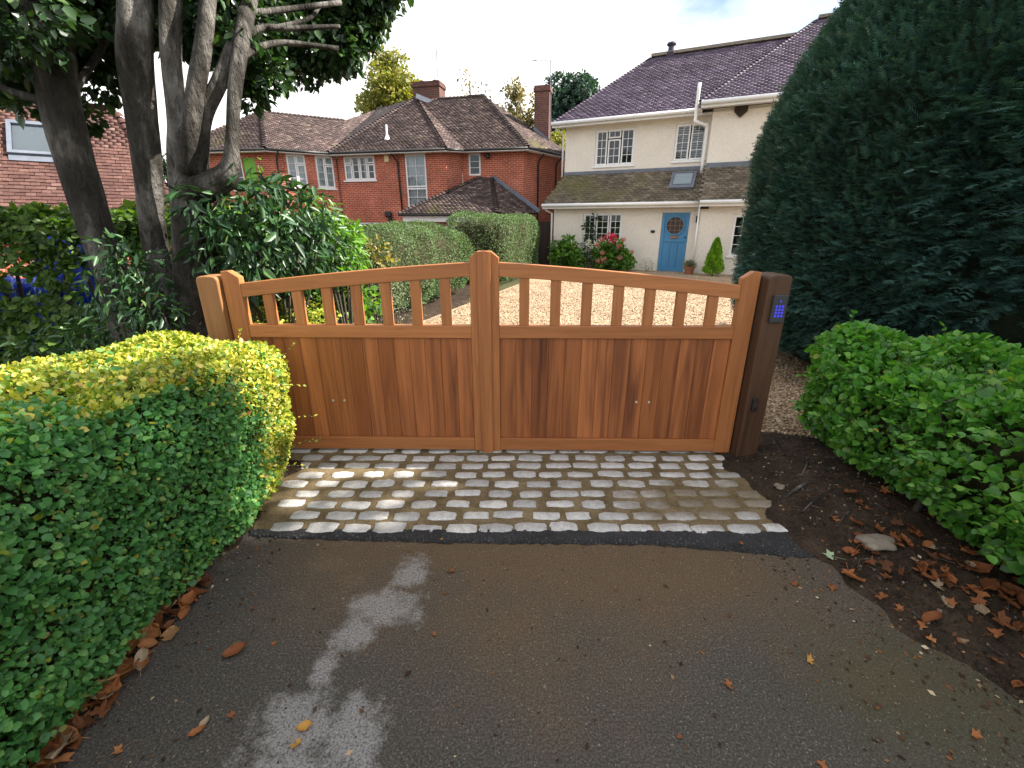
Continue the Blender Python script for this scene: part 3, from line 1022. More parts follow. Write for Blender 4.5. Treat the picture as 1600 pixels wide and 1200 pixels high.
# =================================================================== HOUSES
class Fr:
    """local frame of a house: s along the front, q to the back, z up"""

    def __init__(self, P, ang):
        self.P, self.a = Vector((P[0], P[1], 0)), R(ang)
        self.d = Vector((math.cos(self.a), math.sin(self.a), 0))
        self.b = Vector((-math.sin(self.a), math.cos(self.a), 0))

    def __call__(self, s, q, z):
        return self.P + self.d * s + self.b * q + Vector((0, 0, z))


def wall(fr, root, name, p0, p1, z0, z1, holes, mat, thick=.14):
    p0, p1 = Vector(p0), Vector(p1)
    L = (p1 - p0).length
    e = (p1 - p0) / L
    inn = Vector((-e.y, e.x))

    def P(a, d, z):
        q = p0 + e * a + inn * d
        return fr(q.x, q.y, z)
    xs = sorted({0, L, *[h[0] for h in holes], *[h[1] for h in holes]})
    zs = sorted({z0, z1, *[h[2] for h in holes], *[h[3] for h in holes]})
    V, F, UV = [], [], []

    def quad(pts, uv):
        n = len(V)
        V.extend(pts)
        F.append((n, n + 1, n + 2, n + 3))
        UV.extend(uv)
    for i in range(len(xs) - 1):
        for j in range(len(zs) - 1):
            a0, a1, c0, c1 = xs[i], xs[i + 1], zs[j], zs[j + 1]
            ma, mz = (a0 + a1) / 2, (c0 + c1) / 2
            if any(h[0] < ma < h[1] and h[2] < mz < h[3] for h in holes):
                continue
            for d, fl in ((0, 0), (thick, 1)):
                q = [(a0, c0), (a1, c0), (a1, c1), (a0, c1)]
                if fl:
                    q.reverse()
                quad([P(a, d, z) for a, z in q], q)
    for a0, a1, c0, c1 in holes:
        for (x, z), (x2, z2) in (((a0, c0), (a1, c0)), ((a1, c0), (a1, c1)), ((a1, c1), (a0, c1)), ((a0, c1), (a0, c0))):
            quad([P(x, 0, z), P(x, thick, z), P(x2, thick, z2), P(x2, 0, z2)], [(x, z), (x + thick, z), (x2 + thick, z2), (x2, z2)])
    for (x, z), (x2, z2) in (((0, z0), (L, z0)), ((L, z0), (L, z1)), ((L, z1), (0, z1)), ((0, z1), (0, z0))):
        quad([P(x, 0, z), P(x2, 0, z2), P(x2, thick, z2), P(x, thick, z)], [(x, z), (x2, z2), (x2, z2), (x, z)])
    me = bpy.data.meshes.new(name)
    me.from_pydata([tuple(v) for v in V], [], F)
    uvl = me.uv_layers.new(name='UVMap')
    for i, uv in enumerate(UV):
        uvl.data[i].uv = uv
    me.materials.append(mat)
    return link(name, me, None, root), P


def window(root, P, rect, lights, recess=.045, sill=True, curtain=None, fw=.06, gb=.008, slats=False, room=True):
    """lights: (x0,x1,z0,z1,cols,rows) in fractions of the opening"""
    a0, a1, z0, z1 = rect
    W, H_ = a1 - a0, z1 - z0
    mb = MB()

    def bx(x0, x1, c0, c1, d0, d1):
        mb.box(x0, x1, d0, d1, c0, c1, lambda x, y, z: P(x, y, z))
    g = .002
    bx(a0 + g, a1 - g, z0 + g, z0 + fw, recess, recess + .06)
    bx(a0 + g, a1 - g, z1 - fw, z1 - g, recess, recess + .06)
    bx(a0 + g, a0 + fw, z0 + fw, z1 - fw, recess, recess + .06)
    bx(a1 - fw, a1 - g, z0 + fw, z1 - fw, recess, recess + .06)
    panes = []
    for (fx0, fx1, fz0, fz1, nc, nr) in lights:
        x0, x1, c0, c1 = a0 + W * fx0, a0 + W * fx1, z0 + H_ * fz0, z0 + H_ * fz1
        k = .048
        rr = recess - .012
        bx(x0, x1, c0, c0 + k, rr, rr + .045)
        bx(x0, x1, c1 - k, c1, rr, rr + .045)
        bx(x0, x0 + k, c0 + k, c1 - k, rr, rr + .045)
        bx(x1 - k, x1, c0 + k, c1 - k, rr, rr + .045)
        pw, phh = (x1 - x0 - 2 * k) / nc, (c1 - c0 - 2 * k) / nr
        for i in range(1, nc):
            xx = x0 + k + pw * i
            bx(xx - gb, xx + gb, c0 + k, c1 - k, rr + .008, rr + .032)
        for j in range(1, nr):
            zz = c0 + k + phh * j
            bx(x0 + k, x1 - k, zz - gb, zz + gb, rr + .009, rr + .031)
        for i in range(nc):
            for j in range(nr):
                panes.append((x0 + k + pw * i, x0 + k + pw * (i + 1), c0 + k + phh * j, c0 + k + phh * (j + 1), rr + .02))
    w = mb.build('window', M['white'], root)
    for x0, x1, c0, c1, d in panes:
        MB().add([P(x0, d, c0), P(x1, d, c0), P(x1, d, c1), P(x0, d, c1)], [(0, 1, 2, 3)]).build('pane', M['glass'], w)
    if sill:
        MB().box(a0 - .05, a1 + .05, -.05, recess + .02, z0 - .06, z0 - .001, lambda x, y, z: P(x, y, z)).build('sill', M['white'], w, bevel=.006)
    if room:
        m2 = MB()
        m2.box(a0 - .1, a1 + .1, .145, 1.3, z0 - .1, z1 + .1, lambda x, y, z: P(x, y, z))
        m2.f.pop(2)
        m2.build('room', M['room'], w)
    if curtain:
        for f0, f1 in curtain:
            n = 24
            V, F = [], []
            for i in range(n + 1):
                x = a0 + W * (f0 + (f1 - f0) * i / n)
                d = .13 + .012 * math.sin(i * 1.9)
                V += [P(x, d, z0 + .02), P(x, d, z1 - .02)]
            for i in range(n):
                F.append((2 * i, 2 * i + 2, 2 * i + 3, 2 * i + 1))
            MB().add(V, F).build('curtain', M['net'], w, smooth=True)
    if slats:
        nsl = 15
        for i in range(nsl):
            z = z0 + .06 + (H_ - .12) * (i + .5) / nsl
            m2 = MB()
            for s0, s1 in ((.05, .475), (.525, .95)):
                m2.add([P(a0 + W * s0, .125, z + .022), P(a0 + W * s1, .125, z + .022), P(a0 + W * s1, .165, z - .018), P(a0 + W * s0, .165, z - .018)], [(0, 1, 2, 3)])
            m2.build('shutter_slat', M['white'], w)
    return w


def inpoly(x, y, poly):
    r = np.zeros(len(x), bool)
    n = len(poly)
    for i in range(n):
        x0, y0 = poly[i]
        x1, y1 = poly[(i + 1) % n]
        c = ((y0 > y) != (y1 > y))
        with np.errstate(divide='ignore', invalid='ignore'):
            r ^= c & (x < (x1 - x0) * (y - y0) / (y1 - y0 + 1e-12) + x0)
    return r


def roof_plane(root, pts, eave, mat, tw=.165, g=.10, singles=0, holes=(), thick=.05, name='tiled_slope'):
    """slab plus overlapping tiles"""
    pts = [Vector(p) for p in pts]
    n = None
    for i in range(2, len(pts)):
        c = (pts[1] - pts[0]).cross(pts[i] - pts[0])
        if c.length > 1e-3:
            n = c.normalized()
            break
    if n.z < 0:
        n = -n
    h = Vector(eave)
    h = (h - n * h.dot(n)).normalized()
    u = n.cross(h)
    if u.z < 0:
        u = -u
    O = pts[0]
    poly = [((p - O).dot(h), (p - O).dot(u)) for p in pts]
    xs, ys = [p[0] for p in poly], [p[1] for p in poly]
    mb = MB()
    k = len(pts)
    flat = [O + h * x + u * y for x, y in poly]
    ordr = list(range(k))
    area = sum(poly[i][0] * poly[(i + 1) % k][1] - poly[(i + 1) % k][0] * poly[i][1] for i in range(k))
    if (area < 0) == (h.cross(u).dot(n) > 0):
        ordr.reverse()
    topv = [flat[i] for i in ordr]
    mb.add(topv + [p - n * thick for p in topv], [tuple(range(k)), tuple(range(2 * k - 1, k - 1, -1))] + [(i, i + k, (i + 1) % k + k, (i + 1) % k) for i in range(k)])
    slab = mb.build(name, mat, root)
    rows = np.arange(math.floor(min(ys) / g) - 1, math.ceil(max(ys) / g) + 1)
    cols = np.arange(math.floor(min(xs) / tw) - 1, math.ceil(max(xs) / tw) + 2)
    JJ, II = np.meshgrid(rows, cols, indexing='ij')
    jj, ii = JJ.ravel(), II.ravel()
    cx = (ii + 0.5 * (jj % 2)) * tw
    cy = (jj + 0.5) * g
    ok = inpoly(cx, cy, poly)
    for (hx0, hx1, hy0, hy1) in holes:
        ok &= ~((cx > hx0) & (cx < hx1) & (cy > hy0) & (cy < hy1))
    cx, cy = cx[ok], cy[ok]
    N = len(cx)
    hw = tw / 2 - .003
    L0, L1, t = -g * .55, g * .75, .014
    lo, hi = .030, .010
    tm = np.array([(-hw, L0, lo - t), (hw, L0, lo - t), (hw, L0, lo), (-hw, L0, lo), (hw, L1, hi), (-hw, L1, hi), (hw, L1, hi - t), (-hw, L1, hi - t)])
    tf = np.array([(0, 1, 2, 3), (3, 2, 4, 5), (1, 6, 4, 2), (0, 3, 5, 7)])
    H3, U3, N3 = np.array(h), np.array(u), np.array(n)
    if h.cross(u).dot(n) < 0:
        tf = tf[:, ::-1]
    base = np.array(O)[None] + cx[:, None] * H3 + cy[:, None] * U3 + RNG.normal(0, .0022, N)[:, None] * N3
    tilt = RNG.normal(0, .018, N)
    lay = np.broadcast_to(tm[None], (N, 8, 3)).copy()
    lay[:, :, 2] += tilt[:, None] * lay[:, :, 0] * 1.2
    lay[:, :, 0] += RNG.normal(0, .003, N)[:, None]
    lay[:, :2, 1] += RNG.normal(0, .004, N)[:, None]
    lay[:, 2:4, 1] += (lay[:, 1, 1] - tm[1, 1])[:, None]
    W = base[:, None, :] + lay[:, :, 0:1] * H3 + lay[:, :, 1:2] * U3 + lay[:, :, 2:3] * N3
    tint = np.clip(RNG.beta(2.2, 2.6, N), 0, 1)
    keep = np.ones(N, bool)
    if singles:
        rel = base - CAMP
        dep = rel[:, 1] * CT - rel[:, 2] * ST
        up = rel[:, 1] * ST + rel[:, 2] * CT
        ins = (np.abs(rel[:, 0] / dep) < 1.14) & (600 - FPX * up / dep < 330)
        sc = ins / np.linalg.norm(rel, axis=1)
        idx = np.argsort(-sc)[:singles]
        keep[idx] = False
        for i in idx:
            me = bpy.data.meshes.new('roof_tile')
            loc = W[i] - base[i]
            me.from_pydata([tuple(p) for p in loc], [], [tuple(int(q) for q in f) for f in tf])
            at = me.attributes.new('tint', 'FLOAT', 'POINT')
            at.data.foreach_set('value', np.full(8, tint[i], np.float32))
            me.materials.append(mat)
            link('roof_tile', me, None, slab, None, Matrix.Translation(tuple(base[i])))
    W = W[keep]
    N = len(W)
    bulk('roof_tiles', W.reshape(-1, 3), (tf[None] + (np.arange(N) * 8)[:, None, None]).reshape(-1, 4), mat, slab, 'stuff', np.repeat(tint[keep], 8))
    return slab, (O, h, u, n)


def hip_tiles(root, segs, mat, r=.10, step=.20, name='hip_tiles'):
    V, F, T = [], [], []
    for p0, p1 in segs:
        p0, p1 = Vector(p0), Vector(p1)
        L = (p1 - p0).length
        d = (p1 - p0) / L
        s = d.cross(Vector((0, 0, 1))).normalized()
        t = s.cross(d)
        k = max(1, int(L / step))
        for i in range(k):
            a = p0 + d * (L * i / k)
            b = p0 + d * (L * (i + 1.12) / k)
            tt = random.random() * .5
            n = len(V)
            for p, rr, lift in ((a, r * 1.08, .045), (b, r * .92, .012)):
                for m_ in range(6):
                    an = math.pi * m_ / 5
                    V.append(p + s * (rr * math.cos(an)) + t * (rr * .75 * math.sin(an) + lift - .03))
                    T.append(tt)
            for m_ in range(5):
                F.append((n + m_, n + m_ + 1, n + 7 + m_, n + 6 + m_))
    return bulk(name, [tuple(v) for v in V], F, mat, root, 'stuff', T)


def gutter(root, p0, p1, r, mat, name='gutter', fascia=None, out=None):
    o = MB().tube([p0, p1], r, 12).build(name, mat, root, smooth=True)
    if fascia:
        p0, p1 = Vector(p0), Vector(p1)
        off = Vector(out) * (-r - .012)
        MB().bar(p0 + off + Vector((0, 0, -.04)), p1 + off + Vector((0, 0, -.04)), .022, fascia).build('fascia', M['white'], root)
    return o


def pipe(root, pts, r, mat, name='downpipe', n=10):
    return MB().tube(pts, r, n).build(name, mat, root, smooth=True)


# ---- white house
WF = Fr((5.88, 16.99), -25)
wh = empty('white_house', WF(-1.8, 3, 0), R(-25), 'cream rendered two-storey house with plum tiled roof and blue front door', 'house')
# ground floor, left part
gw = [(-3.45 + 4.65, -1.92 + 4.65, 1.0, 2.04), (-0.52 + 4.65, .45 + 4.65, -.02, 2.05)]
_, P1 = wall(WF, wh, 'wall', (-4.65, 0), (.78, 0), -.1, 2.5, gw, M['render'])
window(wh, P1, gw[0], [(.03, .32, .03, .97, 2, 4), (.34, .66, .03, .97, 2, 4), (.68, .97, .03, .97, 2, 4)])
# door
a0 = 4.65
dr = MB().box(a0 - .50, a0 + .43, .072, .11, 0.0, 2.03, P1).build('front_door', M['door'], wh)
tr = MB()
for x0, x1, c0, c1 in ((a0 - .50, a0 - .40, .0, 2.03), (a0 + .33, a0 + .43, .0, 2.03), (a0 - .40, a0 + .33, 1.93, 2.03), (a0 - .40, a0 + .33, .0, .14), (a0 - .18, a0 - .13, .14, 1.05), (a0 + .06, a0 + .11, .14, 1.05), (a0 - .40, a0 + .33, 1.05, 1.13)):
    tr.box(x0 + .001, x1 - .001, .030, .073, c0 + .001, c1 - .001, P1)
tr.build('moulding', M['door'], dr)
ring = []
cx, cz = a0 - .04, 1.60
V, F = [], []
for i in range(28):
    a = 2 * math.pi * i / 28
    for rr, d in ((.335, .072), (.335, .024), (.290, .024), (.290, .072)):
        V.append(P1(cx + rr * math.cos(a), d, cz + rr * math.sin(a)))
for i in range(28):
    j = (i + 1) % 28
    for k in range(3):
        F.append((4 * i + k, 4 * j + k, 4 * j + k + 1, 4 * i + k + 1))
MB().add(V, F).build('window_rim', M['door'], dr, smooth=False)
MB().add([P1(cx + .295 * math.cos(2 * math.pi * i / 28), .0665, cz + .295 * math.sin(2 * math.pi * i / 28)) for i in range(28)], [tuple(range(28))]).build('round_window', M['lead_glass'], dr)
lm = MB()
for k in (-.16, 0, .16):
    hh = math.sqrt(.29 ** 2 - k * k)
    lm.box(cx + k - .007, cx + k + .007, .058, .064, cz - hh, cz + hh, P1)
    lm.box(cx - hh, cx + hh, .0595, .0635, cz + k - .007, cz + k + .007, P1)
lm.build('lead_strip', M['brass'], dr)
MB().box(a0 - .16, a0 + .10, .022, .071, 1.16, 1.24, P1).build('letterplate', M['brass'], dr, bevel=.004)
MB().tube([P1(a0 + .36, .03, 1.2), P1(a0 + .36, .0, 1.2), P1(a0 + .36, -.02, 1.2)], [.02, .03, .02], 10).build('door_knob', M['black'], dr, smooth=True)
fm = MB()
fm.box(a0 - .57, a0 - .505, .02, .11, 0, 2.09, P1)
fm.box(a0 + .435, a0 + .50, .02, .11, 0, 2.09, P1)
fm.box(a0 - .505, a0 + .435, .02, .11, 2.035, 2.09, P1)
fm.build('door_frame', M['render'], wh)
V = [P1(a0 - .785 + .085 * math.cos(a), -.02, 1.39 + .055 * math.sin(a)) for a in [2 * math.pi * i / 16 for i in range(16)]]
V += [P1(a0 - .785 + .085 * math.cos(a), .0, 1.39 + .055 * math.sin(a)) for a in [2 * math.pi * i / 16 for i in range(16)]]
MB().add(V, [tuple(range(16))] + [(i, i + 16, (i + 1) % 16 + 16, (i + 1) % 16) for i in range(16)]).build('number_plaque', M['black'], wh)
MB().box(a0 + .64, a0 + .74, -.10, -.001, 1.70, 1.92, P1).build('porch_lamp', M['black'], wh, bevel=.01)
# ground floor, right part standing forward
rwh = [(1.06, 2.2, .62, 1.95)]
_, P2 = wall(WF, wh, 'wall', (.78, -.35), (7.5, -.35), -.1, 2.5, rwh, M['render'])
wall(WF, wh, 'wall', (.782, .0), (.782, -.345), -.1, 2.5, [], M['render'])
window(wh, P2, rwh[0], [(.03, .48, .03, .97, 2, 4), (.52, .97, .03, .97, 2, 4)])
# upper floor
uw = [(-3.41 + 4.62, -1.90 + 4.62, 3.77, 5.02), (-.49 + 4.62, .56 + 4.62, 3.80, 5.00)]
_, P3 = wall(WF, wh, 'wall', (-4.62, 1.0), (.9, 1.0), 2.3, 5.35, uw, M['render'])
window(wh, P3, uw[0], [(.03, .30, .03, .97, 2, 4), (.33, .64, .03, .72, 2, 3), (.33, .64, .755, .97, 2, 1), (.67, .97, .03, .97, 2, 4)])
window(wh, P3, uw[1], [(.04, .48, .03, .97, 2, 4), (.52, .96, .03, .97, 2, 4)], slats=True)
_, P4 = wall(WF, wh, 'wall', (.70, .62), (7.5, .62), 2.3, 5.5, [], M['render'])
wall(WF, wh, 'wall', (.702, .995), (.702, .625), 2.3, 5.5, [], M['render'])
# flanks and back
wall(WF, wh, 'wall', (-4.622, 8.2), (-4.622, 1.005), 2.3, 5.35, [], M['render'])
wall(WF, wh, 'wall', (-4.652, 8.2), (-4.652, .005), -.1, 2.45, [], M['render'])
wall(WF, wh, 'wall', (7.5, -.34), (7.5, 8.2), -.1, 5.4, [], M['render'])
wall(WF, wh, 'wall', (7.49, 8.21), (-4.64, 8.21), -.1, 5.35, [], M['render'])
# lean-to roofs
ev = WF.d
roof_plane(wh, [WF(-4.98, -.38, 2.36), WF(.80, -.38, 2.36), WF(.80, .995, 3.50), WF(-4.60, .995, 3.50)], ev, M['roof_lean'], .20, .115)
roof_plane(wh, [WF(.74, -.72, 2.38), WF(7.7, -.72, 2.38), WF(7.7, .615, 3.52), WF(.74, .615, 3.52)], ev, M['roof_lean'], .20, .115)
MB().bar(WF(-4.6, .97, 3.54), WF(.7, .97, 3.54), .05, .13).build('flashing', M['lead'], wh)
MB().bar(WF(.70, .59, 3.57), WF(7.5, .59, 3.57), .05, .15).build('flashing', M['lead'], wh)
gutter(wh, WF(-5.0, -.43, 2.33), WF(.72, -.43, 2.33), .06, M['white'], 'gutter', .17, -WF.b)
gutter(wh, WF(.74, -.77, 2.34), WF(7.6, -.77, 2.34), .06, M['white'], 'gutter', .19, -WF.b)
MB().box(-.12, .12, -.07, .07, -.06, .06, lambda x, y, z: WF(.9 + x, -.42 + y, 2.19 + z)).build('soffit_block', M['fence'], wh)
# roof light in the lean-to roof
sk = MB()
lp = lambda s, t_, l: WF(s, -.38 + 1.375 * t_, 2.36 + 1.14 * t_) + (WF.b * -.64 + Vector((0, 0, .77))) * l
sk.add([lp(-.40, .36, .03), lp(.42, .36, .03), lp(.42, .86, .03), lp(-.40, .86, .03), lp(-.40, .36, .12), lp(.42, .36, .12), lp(.42, .86, .12), lp(-.40, .86, .12)],
       [(4, 5, 6, 7), (0, 1, 5, 4), (1, 2, 6, 5), (2, 3, 7, 6), (3, 0, 4, 7)])
rl = sk.build('roof_window', M['lead'], wh)
MB().add([lp(-.29, .46, .126), lp(.31, .46, .126), lp(.31, .79, .126), lp(-.29, .79, .126)], [(0, 1, 2, 3)]).build('pane_backing', M['net'], rl)
MB().add([lp(-.31, .44, .14), lp(.33, .44, .14), lp(.33, .81, .14), lp(-.31, .81, .14)], [(0, 1, 2, 3)]).build('pane', M['glass'], rl)
# main roof
E0, E1_, R0, R1_ = WF(-4.98, .52, 5.32), WF(1.4, .52, 5.32), WF(-2.2, 4.5, 8.13), WF(7.6, 4.5, 8.13)
roof_plane(wh, [E0, WF(7.6, .52, 5.32), R1_, R0], ev, M['roof_white'], .20, .115)
B0 = WF(-4.98, 8.5, 5.32)
roof_plane(wh, [B0, E0, R0], WF.b, M['roof_white'], .20, .115)
roof_plane(wh, [WF(7.6, 8.5, 5.32), B0, R0, R1_], ev, M['roof_white'], .20, .3)
# projecting right wing roof, slightly nearer and higher
sl_ = (8.13 - 5.32) / (4.5 - .52)
nrm_ = WF.d.cross(WF.b + Vector((0, 0, sl_))).normalized()
C0 = WF(.30, .12, 5.44)
tp = onplane(1278, 31, C0, nrm_)
C1, C2 = WF(7.9, .12, 5.44), None
sq = ((tp - WF.P).dot(WF.d), (tp - WF.P).dot(WF.b), tp.z)
C2 = WF(7.9, sq[1], sq[2])
roof_plane(wh, [C0, C1, C2, tp], ev, M['roof_white'], .20, .115)
back = WF(.30 + (sq[0] - .3) * 1.0, 2 * sq[1] - .12, 5.44)
roof_plane(wh, [WF(.30, 2 * sq[1] - .12, 5.44), C0, tp], WF.b, M['roof_white'], .20, .115)
hip_tiles(wh, [(E0, R0), (C0, tp)], M['roof_white'], .065, .16)
MB().bar(R0 + Vector((0, 0, .07)), R1_ + Vector((0, 0, .07)), .30, .10).build('ridge_capping', M['stone'], wh)
MB().bar(tp + Vector((0, 0, .06)), C2 + Vector((0, 0, .06)), .30, .10).build('ridge_capping', M['stone'], wh)
gutter(wh, WF(-5.02, .46, 5.27), WF(.36, .46, 5.27), .065, M['white'], 'gutter', .18, -WF.b)
gutter(wh, WF(.34, .06, 5.40), WF(7.7, .06, 5.40), .065, M['white'], 'gutter', .19, -WF.b)
sof = MB()
sof.add([WF(-4.9, .54, 5.19), WF(7.5, .54, 5.19), WF(7.5, 1.1, 5.19), WF(-4.9, 1.1, 5.19)], [(0, 1, 2, 3)])
sof.add([WF(.36, .14, 5.30), WF(7.6, .14, 5.30), WF(7.6, .7, 5.30), WF(.36, .7, 5.30)], [(0, 1, 2, 3)])
sof.build('soffit', M['white'], wh)
MB().prism([(-.2, .0), (.2, 0), (.2, -.14), (0, -.32), (-.2, -.14)], -.09, -.002, lambda x, y, z: WF(1.55 + x, .62 + y, 5.28 + z)).build('corbel', M['fence'], wh)
# soil stack and swan neck
pp = [WF(.18, .40, 6.05), WF(.18, .40, 5.05), WF(.22, .42, 4.92), WF(.46, .60, 4.84), WF(.56, .72, 4.70), WF(.56, .80, 3.35)]
pipe(wh, [Vector(p) for p in bez([tuple(p) for p in pp], 5)], .055, M['white'], 'soil_pipe', 12)
pipe(wh, [WF(-4.95, -.40, 2.30), WF(-4.9, -.2, 2.15), WF(-4.72, -.06, 2.05), WF(-4.72, -.06, -.05)], .038, M['white'])
pipe(wh, [WF(-4.95, .5, 5.24), WF(-4.9, .7, 5.1), WF(-4.70, .94, 4.98), WF(-4.70, .94, 3.4)], .038, M['white'])
pipe(wh, [WF(.74, -.41, 2.28), WF(.74, -.41, -.05)], .03, M['white'])
cp = MB().lathe([(.20, -.15), (.20, .08), (.13, .10), (.11, .30), (.16, .33), (.19, .36), (.17, .42), (.05, .46)], onplane(1048, 84, R0, WF.b) + Vector((0, 0, -.05)), 16)
cp.build('ridge_vent', M['roof_white'], wh, smooth=False)

# ---- red brick house
RF = Fr((-2.18, 20.0), -12.8)
rh = empty('brick_house', RF(-2, 4, 0), R(-12.8), 'red brick house with hipped brown tiled roofs and two chimneys', 'house')
ZE = 4.47
# front
o_ = 5.45
fh = [(-5.16 + o_, -3.69 + o_, 3.42, 4.36), (-2.33 + o_, -1.39 + o_, 1.4, 4.38), (-5.15 + o_, -3.2 + o_, .9, 1.72)]
_, Q1 = wall(RF, rh, 'wall', (-5.45, 0), (-.52, 0), -.5, ZE, fh, M['brick'])
window(rh, Q1, fh[0], [(.03, .245, .03, .66, 1, 2), (.03, .245, .69, .97, 1, 1), (.265, .49, .03, .97, 1, 3), (.51, .735, .03, .97, 1, 3), (.755, .97, .03, .66, 1, 2), (.755, .97, .69, .97, 1, 1)], curtain=[(.05, .2), (.6, .72)])
window(rh, Q1, fh[1], [(.03, .97, .02, .56, 2, 5), (.03, .97, .575, .985, 2, 3)], sill=True, curtain=[(.05, .95)])
window(rh, Q1, fh[2], [(.02, .25, .03, .97, 1, 2), (.26, .5, .03, .97, 1, 2), (.51, .74, .03, .97, 1, 2), (.75, .98, .03, .97, 1, 2)])
# diagonal stair string behind the tall window
MB().bar(Q1(-2.30 + o_, .139, 4.25), Q1(-1.42 + o_, .139, 3.2), .012, .12).build('stair_string', M['white'], rh)
wall(RF, rh, 'wall', (-.515, .005), (-.09, .80), -.5, ZE, [], M['brick'])
rh_ = [(.26, .80, 3.57, 4.42)]
_, Q2 = wall(RF, rh, 'wall', (-.085, .80), (2.54, .80), -.5, ZE + .06, rh_, M['brick'])
window(rh, Q2, rh_[0], [(.05, .95, .03, .97, 1, 3)], sill=False)
sb = R(62.8)
SE = (2.54 + 3.1 * math.cos(sb), .80 + 3.1 * math.sin(sb))
wall(RF, rh, 'wall', (2.543, .803), SE, -.5, ZE + .06, [], M['brick'])
# wing swung towards the drive
wa = R(40.2)
WL = (-5.45 - 2.36 * math.cos(wa), -2.36 * math.sin(wa))
wq = [(2.36 - 1.97, 2.36 - 1.25, 3.10, 4.36), (2.36 - .87, 2.36 - .16, 3.10, 4.36)]
_, Q3 = wall(RF, rh, 'wall', WL, (-5.452, -.002), -.5, ZE, wq, M['brick'])
for q in wq:
    window(rh, Q3, q, [(.03, .49, .03, .97, 1, 4), (.51, .97, .03, .70, 1, 3), (.51, .97, .72, .97, 1, 1)], curtain=[(.03, .97)])
wlw = RF(WL[0], WL[1], 0)
far = Vector((-13.6, 20.75, 0))
fl_ = far - RF.P
WL2 = (fl_.dot(RF.d), fl_.dot(RF.b))
gq = [(2.55, 3.15, 3.1, 4.36)]
LL = (Vector(WL) - Vector(WL2)).length
gq = [(LL - 2.05, LL - 1.55, 3.0, 4.35), (LL - 1.5, LL - .95, 2.8, 4.2)]
_, Q4 = wall(RF, rh, 'wall', WL2, (WL[0] - .002, WL[1] - .001), -.5, ZE, gq, M['brick'])
window(rh, Q4, gq[0], [(.04, .96, .03, .97, 1, 3)])
MB().box(gq[1][0] + .002, gq[1][1] - .002, .03, .08, gq[1][2] + .002, gq[1][3] - .002, Q4).build('green_shutter', M['solar'], rh)
# roofs
e1 = RF(-5.55, -.36, ZE)
e2 = RF(-.40, -.36, ZE)
v1 = RF(.12, .42, ZE + .05)
e3 = RF(2.78, .42, ZE + .05)
e4 = RF(4.35, 3.9, ZE + .05)
A_ = RF(-3.42, 4.0, 7.29)
r0, r1 = RF(-2.2, 4.0, 7.20), RF(-.03, 4.0, 7.20)
roof_plane(rh, [e1, e2, A_], RF.d, M['roof_red'])
na_, nb_ = (v1 - e2).cross(A_ - e2), (e3 - v1).cross(r1 - v1)
vd = na_.cross(nb_)
vm = v1 + vd * ((7.12 - v1.z) / vd.z)
roof_plane(rh, [e2, v1, vm, A_], v1 - e2, M['roof_red'], thick=.02)
roof_plane(rh, [RF(-.9, .42, ZE + .05), e3, r1, RF(-3.3, 4.0, 7.20)], RF.d, M['roof_red'])
roof_plane(rh, [e3, e4, r1], e4 - e3, M['roof_red'])
bk = RF(-5.55, 8.6, ZE)
bk2 = RF(4.35, 8.6, ZE)
lr = RF(-5.9, 4.9, 7.12)
lr2 = RF(-3.42, 4.3, 7.20)
roof_plane(rh, [e1, A_, lr], RF.b, M['roof_red'])
roof_plane(rh, [A_, lr2, lr], RF.d, M['roof_red'])
roof_plane(rh, [bk, bk2, r1, lr], RF.d, M['roof_red'], g=.3)
roof_plane(rh, [e4, bk2, r1], RF.b, M['roof_red'], g=.3)
wr0, wr1 = Vector((-11.3, 23.0, 6.38)), Vector((-8.1, 24.66, 6.36))
we = RF(WL[0] - .1, WL[1] - .42, ZE)
roof_plane(rh, [we, e1, wr1, wr0], e1 - we, M['roof_red'])
roof_plane(rh, [e1, lr, wr1], RF.b, M['roof_red'])
wl = Vector((-14.0, 20.4, ZE))
roof_plane(rh, [wl, we, wr0], we - wl, M['roof_red'])
roof_plane(rh, [Vector((-14.5, 24.5, ZE)), wl, wr0], Vector((0, 1, 0)), M['roof_red'], g=.3)
hip_tiles(rh, [(e1, A_), (e2, A_), (e3, r1), (we, wr0), (wl, wr0), (r0, r1), (wr0, wr1), (lr, lr2)], M['roof_red'], .10, .17)
# gutters and fascias
for p, q, rr in ((we, e1, .05), (e1, e2, .05), (e2, v1, .05), (v1, e3, .05), (e3, e4, .05), (wl, we, .05)):
    d_ = (q - p).normalized()
    o2 = Vector((d_.y, -d_.x, 0))
    MB().tube([p + o2 * .05 + Vector((0, 0, -.04)), q + o2 * .05 + Vector((0, 0, -.04))], rr, 10).build('gutter', M['black'], rh, smooth=True)
    MB().bar(p - o2 * .10 + Vector((0, 0, -.09)), q - o2 * .10 + Vector((0, 0, -.09)), .28, .05).build('soffit_board', M['white'], rh)
zt = ZE - .08
pipe(rh, [RF(-2.78, -.32, zt), RF(-2.70, -.12, zt - .18), RF(-2.62, -.06, zt - .32), RF(-2.50, -.06, 0)], .036, M['black'])
pipe(rh, [RF(-5.42, -.07, zt - .1), RF(-5.42, -.07, 0)], .016, M['black'])
dp = lambda t_, o3, z: RF(2.54 + t_ * math.cos(sb) + o3 * math.sin(sb), .80 + t_ * math.sin(sb) - o3 * math.cos(sb), z)
pipe(rh, [dp(.98, .3, zt), dp(.95, .10, zt - .2), dp(.93, .06, zt - .35), dp(.93, .06, 0)], .036, M['black'])
pipe(rh, [dp(2.3, .3, zt), dp(2.25, .10, zt - .2), dp(2.24, .06, zt - .35), dp(2.24, .06, 0)], .036, M['black'])
wp = lambda a, d, z: Q3(a, d, z)
